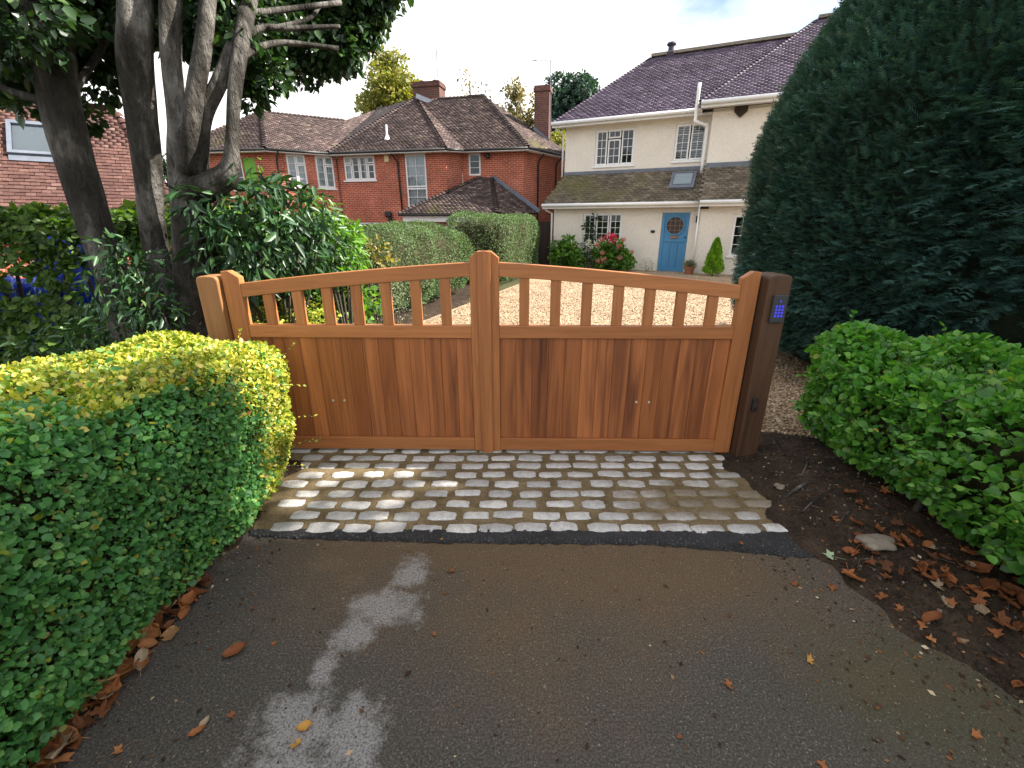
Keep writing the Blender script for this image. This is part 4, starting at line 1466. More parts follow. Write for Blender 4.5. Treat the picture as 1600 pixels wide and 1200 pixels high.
pipe(rh, [wp(.12, -.3, zt), wp(.06, -.10, zt - .2), wp(.03, -.06, zt - .35), wp(.06, -.06, 0)], .036, M['black'])
MB().box(-.11, .11, -.07, -.001, -.14, .14, lambda x, y, z: RF(-3.11 + x, y, 4.22 + z)).build('alarm_box', M['alarm'], rh, bevel=.03)
fx = RF(-3.1, 0, 0)
mb = MB()
mb.box(-.16, .16, -.16, -.03, -.18, .05, lambda x, y, z: RF(-3.22 + x, y, 2.12 + z))
mb.box(-.08, .08, -.12, -.001, -.42, -.18, lambda x, y, z: RF(-3.18 + x, y, 2.12 + z))
mb.build('flood_lamp', M['black'], rh, bevel=.04)
MB().tube([RF(1.05, .70, 4.30), RF(1.05, .62, 4.25), RF(1.05, .55, 4.2)], [.12, .10, .03], 12).build('wall_lamp', M['black'], rh, smooth=True)
# vent pipe on roof
vp = onplane(605, 218, e1, (e2 - e1).cross(A_ - e1).normalized())
MB().tube([vp, vp + Vector((0, 0, .55))], .045, 10).tube([vp + Vector((0, 0, -.02)), vp + Vector((0, 0, .16))], [.13, .06], 10).build('vent_pipe', M['white'], rh, smooth=False)


def chimney(root, frm, s0, s1, q0, q1, z0, z1, pots=0):
    mb = MB()
    mb.box(s0, s1, q0, q1, z0, z1 - .22, frm)
    mb.box(s0 - .05, s1 + .05, q0 - .05, q1 + .05, z1 - .219, z1 - .08, frm)
    mb.box(s0 - .02, s1 + .02, q0 - .02, q1 + .02, z1 - .079, z1, frm)
    me = mb.mesh('chimney', M['chimney_brick'])
    uvl = me.uv_layers.new(name='UVMap')
    for p in me.polygons:
        nn = p.normal
        for li in p.loop_indices:
            co = me.vertices[me.loops[li].vertex_index].co
            rel = co - frm.P
            a = rel.dot(frm.d) if abs(nn.dot(frm.b)) > .5 else rel.dot(frm.b)
            uvl.data[li].uv = (a, co.z)
    o = link('chimney', me, None, root)
    for k in range(pots):
        s = s0 + (s1 - s0) * (k + .5) / pots
        MB().lathe([(.11, 0), (.10, .10), (.12, .12)], frm(s, (q0 + q1) / 2, z1), 12).build('chimney_pot', M['terracotta'], o)
    return o


ch1 = chimney(rh, RF, -3.60, -2.25, 4.2, 5.0, 5.8, 8.02, 2)
MB().bar(RF(-2.20, 4.15, 6.95), RF(-3.1, 3.4, 7.25), .03, .2).build('flashing', M['lead'], ch1)
cpos = Vector((1.40, 23.2, 0))
CF = Fr((cpos.x, cpos.y), -12.8)
ch2 = chimney(rh, CF, -.34, .32, -.3, .3, 3.5, 7.40, 0)
MB().bar(CF(-.36, -.32, 5.75), CF(.36, -.32, 5.20), .03, .14).build('flashing', M['lead'], ch2)
# aerials
ap = onplane(862, 200, (1.9, 23.0, 0), Vector((0, 1, 0)))
at_ = onplane(860, 95, (1.9, 23.0, 0), Vector((0, 1, 0)))
am = MB().tube([ap - Vector((0, 0, 1.2)), at_], .018, 6)
am.tube([at_ + Vector((-.85, 0, .02)), at_ + Vector((1.0, 0, -.02))], .012, 5)
for k in range(9):
    x = -.8 + k * .2
    am.tube([at_ + Vector((x, -.18, .02)), at_ + Vector((x, .18, .02))], .006, 4)
for k in range(3):
    am.tube([at_ + Vector((-.75, 0, -.15 + k * .15)), at_ + Vector((-.62, 0, -.15 + k * .15))], .01, 4)
am.build('tv_aerial', M['lead'], rh)
a0_ = RF(-2.9, 4.9, 7.9)
a1_ = onplane(682, 78, a0_, Vector((0, 1, 0)))
am = MB().tube([Vector((a1_.x, a1_.y, 7.6)), a1_], .016, 6)
for k in range(5):
    am.tube([a1_ + Vector((-.12, 0, -.1 * k)), a1_ + Vector((.12, 0, -.1 * k))], .007, 4)
am.build('tv_aerial', M['lead'], rh)
# porch with hipped roof
pw = [RF(-1.83, -1.42, 2.02), RF(2.0, -1.9, 2.02), RF(3.05, -.5, 2.04), RF(-1.83, .0, 2.02)]
pa, pb = RF(.72, .72, 3.50), RF(1.2, .72, 3.46)
roof_plane(rh, [RF(-2.0, -1.55, 2.03), RF(2.0, -1.55, 2.03), pb, pa], RF.d, M['roof_red'], .17, .11)
roof_plane(rh, [RF(2.0, -1.55, 2.03), RF(3.3, .1, 2.05), pb], RF(3.3, .1, 2.05) - RF(2.0, -1.55, 2.03), M['roof_red'], .17, .11)
roof_plane(rh, [RF(-2.0, .75, 2.03), RF(-2.0, -1.55, 2.03), pa], RF.b, M['roof_red'], .17, .11)
hip_tiles(rh, [(RF(2.0, -1.55, 2.03), pb), (RF(-2.0, -1.55, 2.03), pa)], M['roof_red'], .10, .15)
MB().bar(RF(1.25, .75, 3.5), RF(3.35, .15, 2.12), .10, .16).build('flashing', M['lead'], rh)
MB().tube([RF(-2.0, -1.60, 1.99), RF(2.0, -1.60, 1.99)], .045, 10).build('gutter', M['black'], rh, smooth=True)
MB().bar(RF(-1.9, -1.45, 1.84), RF(1.95, -1.45, 1.84), .05, .22).build('fascia', M['white'], rh)
phh = [(1.55, 2.15, .8, 1.6)]
_, Q5 = wall(RF, rh, 'wall', (-1.75, -1.3), (1.9, -1.3), -.5, 1.73, phh, M['brick'])
window(rh, Q5, phh[0], [(.05, .95, .04, .96, 1, 1)], sill=True)
MB().box(-.12, .12, -.06, .05, -.5, 1.73, lambda x, y, z: RF(-1.70 + x, -1.32 + y, z)).build('porch_post', M['white'], rh)
wall(RF, rh, 'wall', (1.905, -1.3), (2.9, .05), -.5, 1.9, [], M['brick'])

# ---- building with the terracotta roof on the left
ba = R(33)
bd = Vector((math.cos(ba), math.sin(ba), 0))
bb = Vector((-math.sin(ba), math.cos(ba), 0))
lo = aty(100, 325, 10.4)
bn = bd.cross(bb + Vector((0, 0, 1.05))).normalized()
lb = empty('outbuilding', (lo.x, lo.y + 1.5, 0), ba, 'brick outbuilding with steep terracotta tiled roof and roof window behind the trees', 'building')
pA = onplane(-330, 345, lo, bn)
pB = onplane(292, 345, lo, bn)
zl = min(pA.z, pB.z)


def slope_pt(p, z):
    """slide along the slope to height z"""
    k = (z - p.z) / 1.05
    return p + bb * k + Vector((0, 0, z - p.z))


pA, pB = slope_pt(pA, 1.55), slope_pt(pB, 1.55)
pT = onplane(184, 178, lo, bn)
pTL = onplane(-330, 122, lo, bn)
pTL = slope_pt(pTL, pT.z)
# roof window
cs = [onplane(u, v, lo, bn) for u, v in ((3, 193), (70, 196), (86, 247), (48, 247))]
um = (bb + Vector((0, 0, 1.05))).normalized()
s0, t0 = 0, 0
cen = onplane(46, 219, lo, bn)
k0 = (onplane(70, 196, lo, bn) - lo)
ctr = sum(((c - lo) for c in cs), Vector()) / 4
hx = [(c - lo).dot(bd) for c in cs]
hy = [(c - lo).dot(um) for c in cs]
W0, W1 = (hx[0] + hx[3]) / 2, (hx[1] + hx[2]) / 2
Y0, Y1 = (hy[2] + hy[3]) / 2, (hy[0] + hy[1]) / 2
W0, W1 = W0 - .12, W1 + .28
off = pA - lo
ox, oy = off.dot(bd), off.dot(um)
roof_plane(lb, [pA, pB, pT, pTL], bd, M['roof_left'], .165, .10, singles=300, holes=[(W0 - ox, W1 - ox, Y0 - oy, Y1 - oy)])
RP = lambda x, y, l: lo + bd * x + um * y + bn * l
fm = MB()
for (x0, x1, y0, y1) in ((W0, W0 + .07, Y0, Y1), (W1 - .07, W1, Y0, Y1), (W0 + .07, W1 - .07, Y0, Y0 + .08), (W0 + .07, W1 - .07, Y1 - .10, Y1)):
    fm.box(x0, x1, y0, y1, .0, .11, RP)
rw = fm.build('roof_window', M['lead'], lb)
MB().add([RP(W0 + .06, Y0 + .07, .07), RP(W1 - .06, Y0 + .07, .07), RP(W1 - .06, Y1 - .09, .07), RP(W0 + .06, Y1 - .09, .07)], [(0, 1, 2, 3)]).build('pane', M['glass'], rw)
MB().add([RP(W0 + .05, Y0 + .06, .045), RP(W1 - .05, Y0 + .06, .045), RP(W1 - .05, Y1 - .08, .045), RP(W0 + .05, Y1 - .08, .045)], [(0, 1, 2, 3)]).build('pane_backing', M['net'], rw)  # pale sheet under the glass; sky reflection put into its colour
MB().add([RP(W0, Y0 - .16, .045), RP(W1, Y0 - .16, .045), RP(W1, Y0, .055), RP(W0, Y0, .055)], [(0, 1, 2, 3)]).build('apron_flashing', M['lead'], rw)
# right hip plane and the far slope
pC = pB + bb * 5.6
roof_plane(lb, [pB, pC, pT], bb, M['roof_left'], .165, .10)
pD = pA + bb * 5.6
roof_plane(lb, [pC, pD, pTL, pT], bd, M['roof_left'], .165, .3)
hip_tiles(lb, [(pB, pT), (pTL, pT)], M['roof_left'], .10, .2)
LF = Fr((pA.x, pA.y), 33)
LBw = (pB - pA).length
wall(LF, lb, 'wall', (.3, .3), (LBw - .3, .3), -.1, 1.75, [], M['brick'])
wall(LF, lb, 'wall', (LBw - .3, .31), (LBw - .3, 5.3), -.1, 1.75, [], M['brick'])


# =================================================================== PLANTING
def hedge(name, half, c, ang, n, size, tmpl, mat, label, cat='hedge', pexp=6, depth=.05, rough=.03, warp=None, singles=0, twigs=0, shrink=.84, fs=1.0, group=None, szvar=.3, tintf=None, spread=.8):
    root = empty(name, (c[0], c[1], 0), 0, label, cat, group)
    core('branches', half, c, ang, M['twig'], root, shrink, pexp, warp=warp)
    p, nr, dep = hedge_pts(n, half, c, ang, pexp, depth, rough, warp, fs)
    ok = p[:, 2] > .0
    p, nr, dep = p[ok], nr[ok], dep[ok]
    y, z = leafdirs(nr, spread)
    N = len(p)
    sz = size * (1 + szvar * RNG.normal(size=N)).clip(.5, 1.8)
    ti = RNG.random(N) if tintf is None else tintf(p, dep)
    vis = (dep < depth * .5) & (np.sum(nr * (CAMP - p), axis=1) > 0)
    scatter('foliage', tmpl, p, y, z, sz, mat, root, ti, singles, out=vis.astype(float))
    if twigs:
        sticks('twigs', twigs, half, c, ang, M['bark_dark'], root, warp=warp)
    return root


# left hedge, higher towards the camera
def warp_l(p):
    q = p.copy()
    q[:, 2] *= 1 + .10 * np.clip((2.6 - q[:, 1]) / 1.5, 0, 1.4)
    q[:, 0] -= np.where(q[:, 0] > -1.9, np.clip(.35 - q[:, 2], 0, 1) * .30, 0)
    return q


LH_H, LH_C = (.53, 1.60, .50), (-1.96, 1.27, .49)
lh = empty('clipped_hedge', (-1.9, 1.3, 0), 0, 'clipped small-leaved privet hedge left of the drive, leaf colour sunlit yellow-green at its far end', 'hedge')
core('branches', LH_H, LH_C, 0, M['twig'], lh, .84, 10, warp=warp_l)
p, nr, dep = hedge_pts(150000, LH_H, LH_C, 0, 10, .05, .026, warp_l, 1.9)
gap = wob(p, 6.5) < -1.25
ok = ~gap & (p[:, 2] > .02) & ((p[:, 0] > -2.1) | (nr[:, 2] > .3) | (p[:, 1] > 2.3))
p, nr, dep = p[ok], nr[ok], dep[ok]
y, z = leafdirs(nr, 1.0, .35)
# yellowish leaves; sunlight on the top and far end put into their colour
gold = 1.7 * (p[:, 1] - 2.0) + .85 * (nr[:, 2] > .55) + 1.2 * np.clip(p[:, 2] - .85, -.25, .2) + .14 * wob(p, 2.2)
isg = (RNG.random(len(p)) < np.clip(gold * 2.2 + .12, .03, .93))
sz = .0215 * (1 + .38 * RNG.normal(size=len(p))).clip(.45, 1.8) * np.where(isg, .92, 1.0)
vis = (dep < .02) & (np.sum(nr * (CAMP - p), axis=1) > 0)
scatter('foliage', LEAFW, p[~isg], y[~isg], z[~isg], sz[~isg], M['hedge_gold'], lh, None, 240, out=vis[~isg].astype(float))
scatter('sunlit_golden_foliage', LEAFW, p[isg], y[isg], z[isg], sz[isg], M['hedge_sunlit'], lh, None, 60, out=vis[isg].astype(float))
sticks('twigs', 320, LH_H, LH_C, 0, M['bark_dark'], lh, .0022, (.08, .2), warp=warp_l)


def shoot(root, base, d, L, nleaf, size, mat, wid=LEAFW, r=.0025):
    """an arching twig with leaves in pairs"""
    base, d = Vector(base), Vector(d).normalized()
    pts = [base + d * (L * k / 5) + Vector((0, 0, -.04 * L * (k / 5) ** 2 * 5)) for k in range(6)]
    MB().tube(pts, [r * (1 - .12 * k) for k in range(6)], 5, cap=False).build('twig', M['bark_dark'], root)
    P_, Y_, Z_ = [], [], []
    for i in range(nleaf):
        t = (i + 1) / nleaf * 4.99
        k = int(t)
        q = pts[k].lerp(pts[min(k + 1, 5)], t - k)
        sd = d.cross(Vector((0, 0, 1))).normalized() * (1 if i % 2 else -1)
        P_.append(q)
        Y_.append(sd * .8 + d * .6 + Vector(RNG.normal(size=3)) * .25)
        Z_.append(Vector((0, 0, 1)) + Vector(RNG.normal(size=3)) * .4)
    return np.array(P_), np.array(Y_), np.array(Z_)


def shoots(root, specs, size, mat, tmpl=LEAFW, name='shoot_leaves'):
    A = [shoot(root, b, d, L, n, size, mat) for b, d, L, n in specs]
    P_, Y_, Z_ = (np.concatenate([a[i] for a in A]) for i in range(3))
    scatter(name, tmpl, P_, Y_, Z_, size * (1 + .25 * RNG.normal(size=len(P_))).clip(.5, 1.6), mat, root)


shoots(lh, [((-1.43, 2.55, .30), (1, .1, .5), .22, 9), ((-1.44, 2.6, .70), (1, -.1, .3), .16, 7), ((-1.45, 2.7, .85), (.6, .3, .9), .14, 7), ((-1.72, 2.72, .92), (.2, .1, 1), .14, 8),
            ((-1.44, 2.4, .52), (1, .2, .2), .12, 6), ((-1.46, 2.75, .42), (1, -.2, .4), .16, 7), ((-1.44, 2.5, .2), (1, 0, .2), .12, 6)], .023, M['hedge_sunlit'])


# right hedge, looser, with long shoots
def warp_r(p):
    q = p.copy()
    t = np.clip((3.2 - q[:, 1]) / 1.6, 0, 1.5)
    q[:, 2] += .06 * np.sin(q[:, 1] * 4.2 + .6) * (q[:, 2] > .6) + .04 * t * (q[:, 2] > .4)
    q[:, 0] += np.where(q[:, 2] < .45, (.45 - q[:, 2]) * .55, 0)
    return q


RH_H, RH_C = (.66, 1.42, .40), (2.80, 1.90, .50)
hr = empty('privet_hedge', (2.78, 1.9, 0), 0, 'loose bright green privet hedge right of the drive, in front of the dark yew', 'hedge')
core('branches', RH_H, RH_C, 0, M['twig'], hr, .76, 5, warp=warp_r)
p, nr, dep = hedge_pts(42000, RH_H, RH_C, 0, 5, .085, .065, warp_r, 1.3)
gap = wob(p, 4.2) < -1.1
ok = ~gap & (p[:, 2] > .1) & ((p[:, 0] < 3.1) | (nr[:, 2] > .2))
p, nr, dep = p[ok], nr[ok], dep[ok]
y, z = leafdirs(nr, .7, .3)
sz = .039 * (1 + .35 * RNG.normal(size=len(p))).clip(.5, 1.8)
vis = (dep < .03) & (np.sum(nr * (CAMP - p), axis=1) > 0)
scatter('foliage', LEAFW, p, y, z, sz, M['hedge_right'], hr, None, 300, out=vis.astype(float))
sticks('twigs', 220, RH_H, RH_C, 0, M['bark_dark'], hr, .003, (.15, .35), warp=warp_r)
sp = []
for i in range(90):
    yy = random.uniform(.9, 3.1)
    if i % 2:
        sp.append(((random.uniform(2.2, 3.1), yy, .84 + .06 * math.sin(yy * 4.2)), (random.uniform(-.5, .3), random.uniform(-.5, .3), 1.1), random.uniform(.10, .24), 10))
    else:
        sp.append(((2.14, yy, random.uniform(.35, .85)), (-1, random.uniform(-.5, .4), random.uniform(.1, .8)), random.uniform(.10, .20), 9))
sp.append(((2.28, 3.0, .86), (.1, 0, 1), .30, 9))
shoots(hr, sp, .034, M['hedge_right'])
mb = MB()
for k in range(9):
    x, yy = 2.3 + random.uniform(-.1, .4), 1.3 + k * .21 + random.uniform(-.06, .06)
    mb.tube([(x, yy, .0), (x + random.uniform(-.05, .05), yy + random.uniform(-.04, .04), .25), (x + random.uniform(-.1, .1), yy, .6)], [.022, .016, .012], 7)
mb.build('stems', M['bark_dark'], hr, kind='stuff', smooth=True)

# yew: a big clipped dome
yc = Vector((5.50, 5.05, 0))
yt = empty('yew_tree', yc, 0, 'huge dark clipped yew rising behind the right gate post', 'tree')
YH = 5.5


def yew_r(z):
    return np.interp(z, [.1, .5, .9, 1.8, 2.76, 3.3, 4.0, 4.5, 5.0, 5.3, 5.5], [2.2, 2.5, 2.66, 2.69, 2.62, 2.40, 2.0, 1.6, 1.1, .6, .05])


def yew_pts(n):
    z = RNG.uniform(.25, YH, n)
    keep = RNG.random(n) < np.clip(yew_r(z) / 2.7 + .05, 0, 1)
    z = z[keep]
    a = RNG.uniform(0, 2 * math.pi, len(z))
    r = yew_r(z)
    dz = .02
    sl = (yew_r(z + dz) - yew_r(z - dz)) / (2 * dz)
    nr = nz(np.stack([np.cos(a), np.sin(a), -np.clip(sl, -3, .5)], 1))
    p = np.stack([yc.x + r * np.cos(a), yc.y + r * np.sin(a), z], 1)
    return p, nr


p, nr = yew_pts(190000)
tocam = np.sum(nr * (CAMP - p), axis=1) / np.linalg.norm(CAMP - p, axis=1)
k = (tocam > -.2) | (RNG.random(len(p)) < .15)
p, nr = p[k], nr[k]
w = wob(p, .8) + .6 * wob(p, 2.1)
# softer, more open growth low on the camera side; clipped and tight on the left
loose = np.clip((p[:, 0] - 3.0) / 1.2, 0, 1) * np.clip((3.3 - p[:, 2]) / 1.4, 0, 1)
hole = (w < -.9) & (loose > .3)
p = p + nr * (w * (.022 + .12 * loose) - RNG.exponential(.05 + .06 * loose, len(p)))[:, None]
p, nr, loose = p[~hole], nr[~hole], loose[~hole]
n = len(p)
y = nz(nr * .75 + nz(RNG.normal(size=(n, 3))) * .55 + np.array([-.25, -.1, .28]))
z = nz(np.array([0, 0, 1.0]) + nr * .5 + nz(RNG.normal(size=(n, 3))) * .45)
scatter('foliage', YEW, p, y, z, (.092 + .06 * loose) * (1 + .3 * RNG.normal(size=n)).clip(.5, 1.8), M['yew'], yt, np.clip(RNG.beta(2, 2.4, n), 0, 1))
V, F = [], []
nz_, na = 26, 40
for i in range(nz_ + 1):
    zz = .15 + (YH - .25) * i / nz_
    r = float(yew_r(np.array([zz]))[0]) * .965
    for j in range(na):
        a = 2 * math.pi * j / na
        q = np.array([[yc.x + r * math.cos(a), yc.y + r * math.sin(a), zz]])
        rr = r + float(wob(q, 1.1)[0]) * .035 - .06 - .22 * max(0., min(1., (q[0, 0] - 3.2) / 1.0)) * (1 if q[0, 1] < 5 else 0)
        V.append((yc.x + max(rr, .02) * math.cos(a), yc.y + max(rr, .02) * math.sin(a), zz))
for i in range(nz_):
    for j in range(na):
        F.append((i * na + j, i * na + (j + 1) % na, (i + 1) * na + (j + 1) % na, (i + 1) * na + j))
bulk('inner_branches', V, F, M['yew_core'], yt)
MB().tube([(yc.x, yc.y, -.1), (yc.x, yc.y, 1.2), (yc.x + .1, yc.y, 3)], [.4, .3, .2], 10).build('trunk', M['bark_dark'], yt, smooth=True)
SHADE_TREE_POS = (8.6, 1.0)
# large drooping sprays on the near side
S = []
for i in range(150):
    u, v = random.uniform(1290, 1640), random.uniform(120, 520)
    q = aty(u, v, 3.0)
    dd = Vector((q.x - yc.x, q.y - yc.y, 0))
    rr = float(yew_r(np.array([max(.3, q.z)]))[0])
    q = Vector((yc.x, yc.y, max(.45, q.z))) + dd.normalized() * (rr - .05)
    S.append((q, dd.normalized()))
PP, YY, ZZ, SS = [], [], [], []
for q, dd in S:
    d = (dd + Vector(RNG.normal(size=3)) * .3 + Vector((-.5, 0, .15))).normalized()
    L = random.uniform(.18, .42)
    for k in range(9):
        t = k / 8
        c = q + d * (L * t) + Vector((0, 0, -.18 * L * t * t))
        for sg in (-1, 1):
            sd = d.cross(Vector((0, 0, 1))).normalized() * sg
            PP.append(c)
            YY.append(sd * .75 + d * .8 + Vector((0, 0, -.15)) + Vector(RNG.normal(size=3)) * .1)
            ZZ.append(Vector((0, 0, 1)) + Vector(RNG.normal(size=3)) * .25)
            SS.append(random.uniform(.06, .12) * (1.1 - .5 * t))
scatter('drooping_sprays', YEW, np.array(PP), np.array(YY), np.array(ZZ), np.array(SS), M['yew'], yt, .15 + .65 * RNG.random(len(PP)))


# multi-stemmed evergreen tree on the left
def stem(pts, n=14, wobble=.10, seed=0, sub=6):
    rows = []
    for (u, v, Y, rpx) in pts:
        q = aty(u, v, Y)
        rows.append((q.x, q.y, q.z, (.74 if rpx > 12 else 1.0) * rpx * (Y / ray(u, v).y) / FPX))
    rr = bez(rows, sub)
    return MB().tube([r[:3] for r in rr], [max(.01, r[3]) for r in rr], n, wobble, seed)


tb = aty(300, 520, 4.15)
lt = empty('evergreen_tree', (tb.x, tb.y, 0), 0, 'multi-stemmed evergreen tree with smooth grey trunks behind the left hedge', 'tree')
stem([(300, 660, 4.15, 58), (302, 560, 4.15, 48), (305, 450, 4.15, 42), (303, 370, 4.15, 40), (296, 300, 4.15, 33), (284, 230, 4.1, 25), (278, 173, 4.1, 21), (267, 87, 4.15, 19), (266, 0, 4.2, 19), (262, -110, 4.3, 15)], 18, .13, 1).build('stem', M['bark'], lt, smooth=True)
stem([(288, 640, 4.2, 40), (272, 520, 4.25, 33), (255, 440, 4.25, 27), (240, 368, 4.25, 24), (230, 260, 4.2, 25), (220, 173, 4.2, 28), (212, 87, 4.2, 33), (212, 0, 4.25, 32), (205, -110, 4.4, 26)], 16, .10, 2).build('stem', M['bark'], lt, smooth=True)
stem([(215, 620, 4.0, 40), (196, 500, 4.05, 33), (160, 390, 4.1, 30), (136, 310, 4.15, 31), (117, 250, 4.15, 33), (97, 173, 4.2, 36), (82, 87, 4.25, 38), (68, 0, 4.3, 37), (50, -110, 4.5, 30)], 16, .09, 3).build('stem', M['bark'], lt, smooth=True)
stem([(306, 300, 4.12, 24), (312, 243, 4.08, 19), (318, 182, 4.1, 17), (342, 130, 4.15, 15), (368, 65, 4.3, 14), (392, 0, 4.5, 14), (420, -100, 4.8, 10)], 12, .10, 4).build('limb', M['bark'], lt, smooth=True)
stem([(296, 270, 4.05, 22), (300, 200, 4.0, 18), (306, 140, 4.05, 17), (316, 80, 4.1, 17), (326, 0, 4.2, 16), (335, -100, 4.4, 12)], 12, .10, 5).build('limb', M['bark'], lt, smooth=True)
stem([(300, 300, 4.1, 34), (328, 290, 4.06, 27), (352, 276, 4.04, 23), (362, 250, 4.04, 17), (363, 210, 4.05, 13), (367, 150, 4.1, 13), (374, 90, 4.2, 14), (385, 20, 4.4, 12)], 14, .12, 6).build('limb', M['bark'], lt, smooth=True)
for i, pts in enumerate(([(385, 20, 4.4, 9), (430, 17, 4.6, 8), (533, 4, 5.0, 6)], [(372, 80, 4.2, 9), (403, 45, 4.5, 8), (460, 44, 4.7, 7), (531, 41, 4.9, 5)], [(372, 90, 4.2, 10), (433, 67, 4.6, 8), (529, 76, 4.9, 6)],
                       [(82, 160, 4.2, 12), (40, 150, 4.4, 10), (0, 135, 4.6, 9), (-60, 100, 4.9, 8)], [(110, 150, 4.2, 10), (150, 90, 4.5, 9), (180, 40, 4.8, 7)], [(420, 45, 4.55, 6), (480, 30, 4.8, 5), (500, 10, 5, 4)])):
    stem([(a, b, c, d * .58) for a, b, c, d in pts], 9, .1, 10 + i).build('limb', M['bark'], lt, smooth=True)


def clumps(root, specs, per, size, tmpl, mat, name='crown', droop=.3, flat=.75, inner=.55):
    """leaves in the shells of many overlapping clumps: (centre, radius)"""
    PP, NN = [], []
    for c, r in specs:
        n = int(per * r * r)
        nr = nz(RNG.normal(size=(n, 3)))
        rad = r * (inner + (1 - inner) * RNG.random(n) ** .5) * (1 + .18 * np.sin(nr[:, 0] * 5 + c[0] * 7) * np.sin(nr[:, 1] * 6 + c[1] * 5) + .12 * np.sin(nr[:, 2] * 9 + c[2]))
        PP.append(np.array(c) + nr * rad[:, None] * np.array([1, 1, flat]))
        NN.append(nr)
    p, nr = np.concatenate(PP), np.concatenate(NN)
    n = len(p)
    y = nz(nr * .6 + nz(RNG.normal(size=(n, 3))) * .7 + np.array([0, 0, -droop]))
    z = nz(nr * .5 + nz(RNG.normal(size=(n, 3))) * .7 + np.array([0, 0, .6]))
    return scatter(name, tmpl, p, y, z, size * (1 + .3 * RNG.normal(size=n)).clip(.5, 1.7), mat, root)


sp = []
for u, v, Y, r in ((470, 95, 6.0, .31), (505, 72, 6.0, .36), (535, 62, 6.1, .34), (555, 38, 6.2, .34), (550, 5, 6.2, .43), (520, 20, 6.3, .5), (470, 20, 6.4, .48), (430, 92, 6.0, .22), (575, 0, 6.2, .29), (585, -40, 6.2, .43), (535, 88, 6.0, .24),
                   (372, 110, 4.9, .22), (350, 60, 4.7, .28), (380, 45, 4.9, .30), (405, 125, 5.0, .20), (392, 150, 5.0, .15), (350, 20, 4.6, .32), (425, 115, 5.1, .17), (345, 85, 4.6, .16), (405, 10, 5.0, .28), (372, 60, 4.35, .14),
                   (440, -60, 6.0, .6), (550, -80, 6.2, .7), (330, -80, 4.8, .5),
                   (20, 60, 4.9, .42), (50, 25, 4.9, .45), (0, 110, 5.0, .28), (128, 50, 5.1, .38), (160, 90, 5.1, .30), (155, 135, 5.1, .20), (140, 10, 5.0, .5), (20, -10, 4.6, .5), (-40, 80, 5.0, .45), (105, 190, 4.6, .13), (130, 185, 4.7, .13), (40, 168, 4.6, .10),
                   (260, 30, 5.2, .32), (300, 10, 5.4, .35), (180, 20, 5.0, .35), (240, -60, 5, .6), (90, -80, 5, .7), (-60, -20, 4.8, .6), (160, -60, 4.6, .6), (300, 60, 4.9, .22), (20, 5, 3.9, .4), (-30, 40, 4.0, .35)):
    sp.append((tuple(aty(u, v, Y)), r))
rt = random.Random(9)
for i in range(46):       # the rest of the crown above the frame
    a, rr = rt.uniform(0, 6.28), 2.3 * math.sqrt(rt.random())
    sp.append(((tb.x - .7 + rr * math.cos(a) * .9, tb.y + 1.5 + rr * math.sin(a), 5.0 + 1.5 * rt.random() * (1.2 - rr / 3)), rt.uniform(.45, .75)))
clumps(lt, sp[:-46], 4200, .082, LEAF, M['holm'])
clumps(lt, sp[-46:], 1300, .11, LEAF, M['holm'], 'upper_crown')

# leafy shrub in front of the trunk (glossy) with light growth on its right
q0 = aty(420, 400, 4.6)
ls = empty('laurel_shrub', (q0.x, q0.y, 0), 0, 'glossy dark green shrub spreading right of the grey tree trunks', 'shrub')
sp = [(tuple(aty(u, v, Y)), r) for u, v, Y, r in ((330, 330, 4.05, .22), (380, 310, 4.2, .28), (430, 320, 4.4, .30), (470, 330, 4.6, .28), (400, 370, 4.1, .34), (450, 380, 4.4, .34), (350, 400, 4.05, .28), (400, 415, 4.2, .30), (460, 415, 4.6, .28), (500, 370, 4.7, .26), (500, 415, 4.9, .26), (360, 440, 4.1, .2), (340, 360, 3.95, .16), (300, 310, 3.95, .12), (420, 290, 4.4, .16))]
clumps(ls, sp, 2000, .115, LEAFN, M['laurel'], 'foliage', .55, .85)
mb = MB()
for i in range(10):
    t = sp[i][0]
    mb.tube([(q0.x + random.uniform(-.2, .2), q0.y + random.uniform(-.1, .2), -.02), ((q0.x + t[0]) / 2, (q0.y + t[1]) / 2, t[2] * .5), t], [.022, .016, .008], 6)
mb.build('stems', M['bark_dark'], ls, kind='stuff', smooth=True)
sp = [(tuple(aty(u, v, Y)), r) for u, v, Y, r in ((505, 345, 5.0, .20), (525, 375, 5.1, .25), (540, 400, 5.2, .25), (520, 410, 5.0, .22), (490, 320, 4.9, .13), (545, 365, 5.2, .15), (400, 255, 4.6, .05))]
q1 = aty(530, 400, 5.1)
lg = empty('young_shrub', (q1.x, q1.y, 0), 0, 'sunlit light green shrub between the glossy shrub and the drive hedge', 'shrub')
clumps(lg, sp, 2600, .085, LEAFN, M['spring'], 'foliage', .3, .9)
mb = MB()
for c, r in sp[:6]:
    mb.tube([(q1.x, q1.y, -.02), ((q1.x + c[0]) / 2, (q1.y + c[1]) / 2, c[2] * .5), c], [.015, .012, .006], 6)
mb.build('stems', M['bark_dark'], lg, kind='stuff', smooth=True)

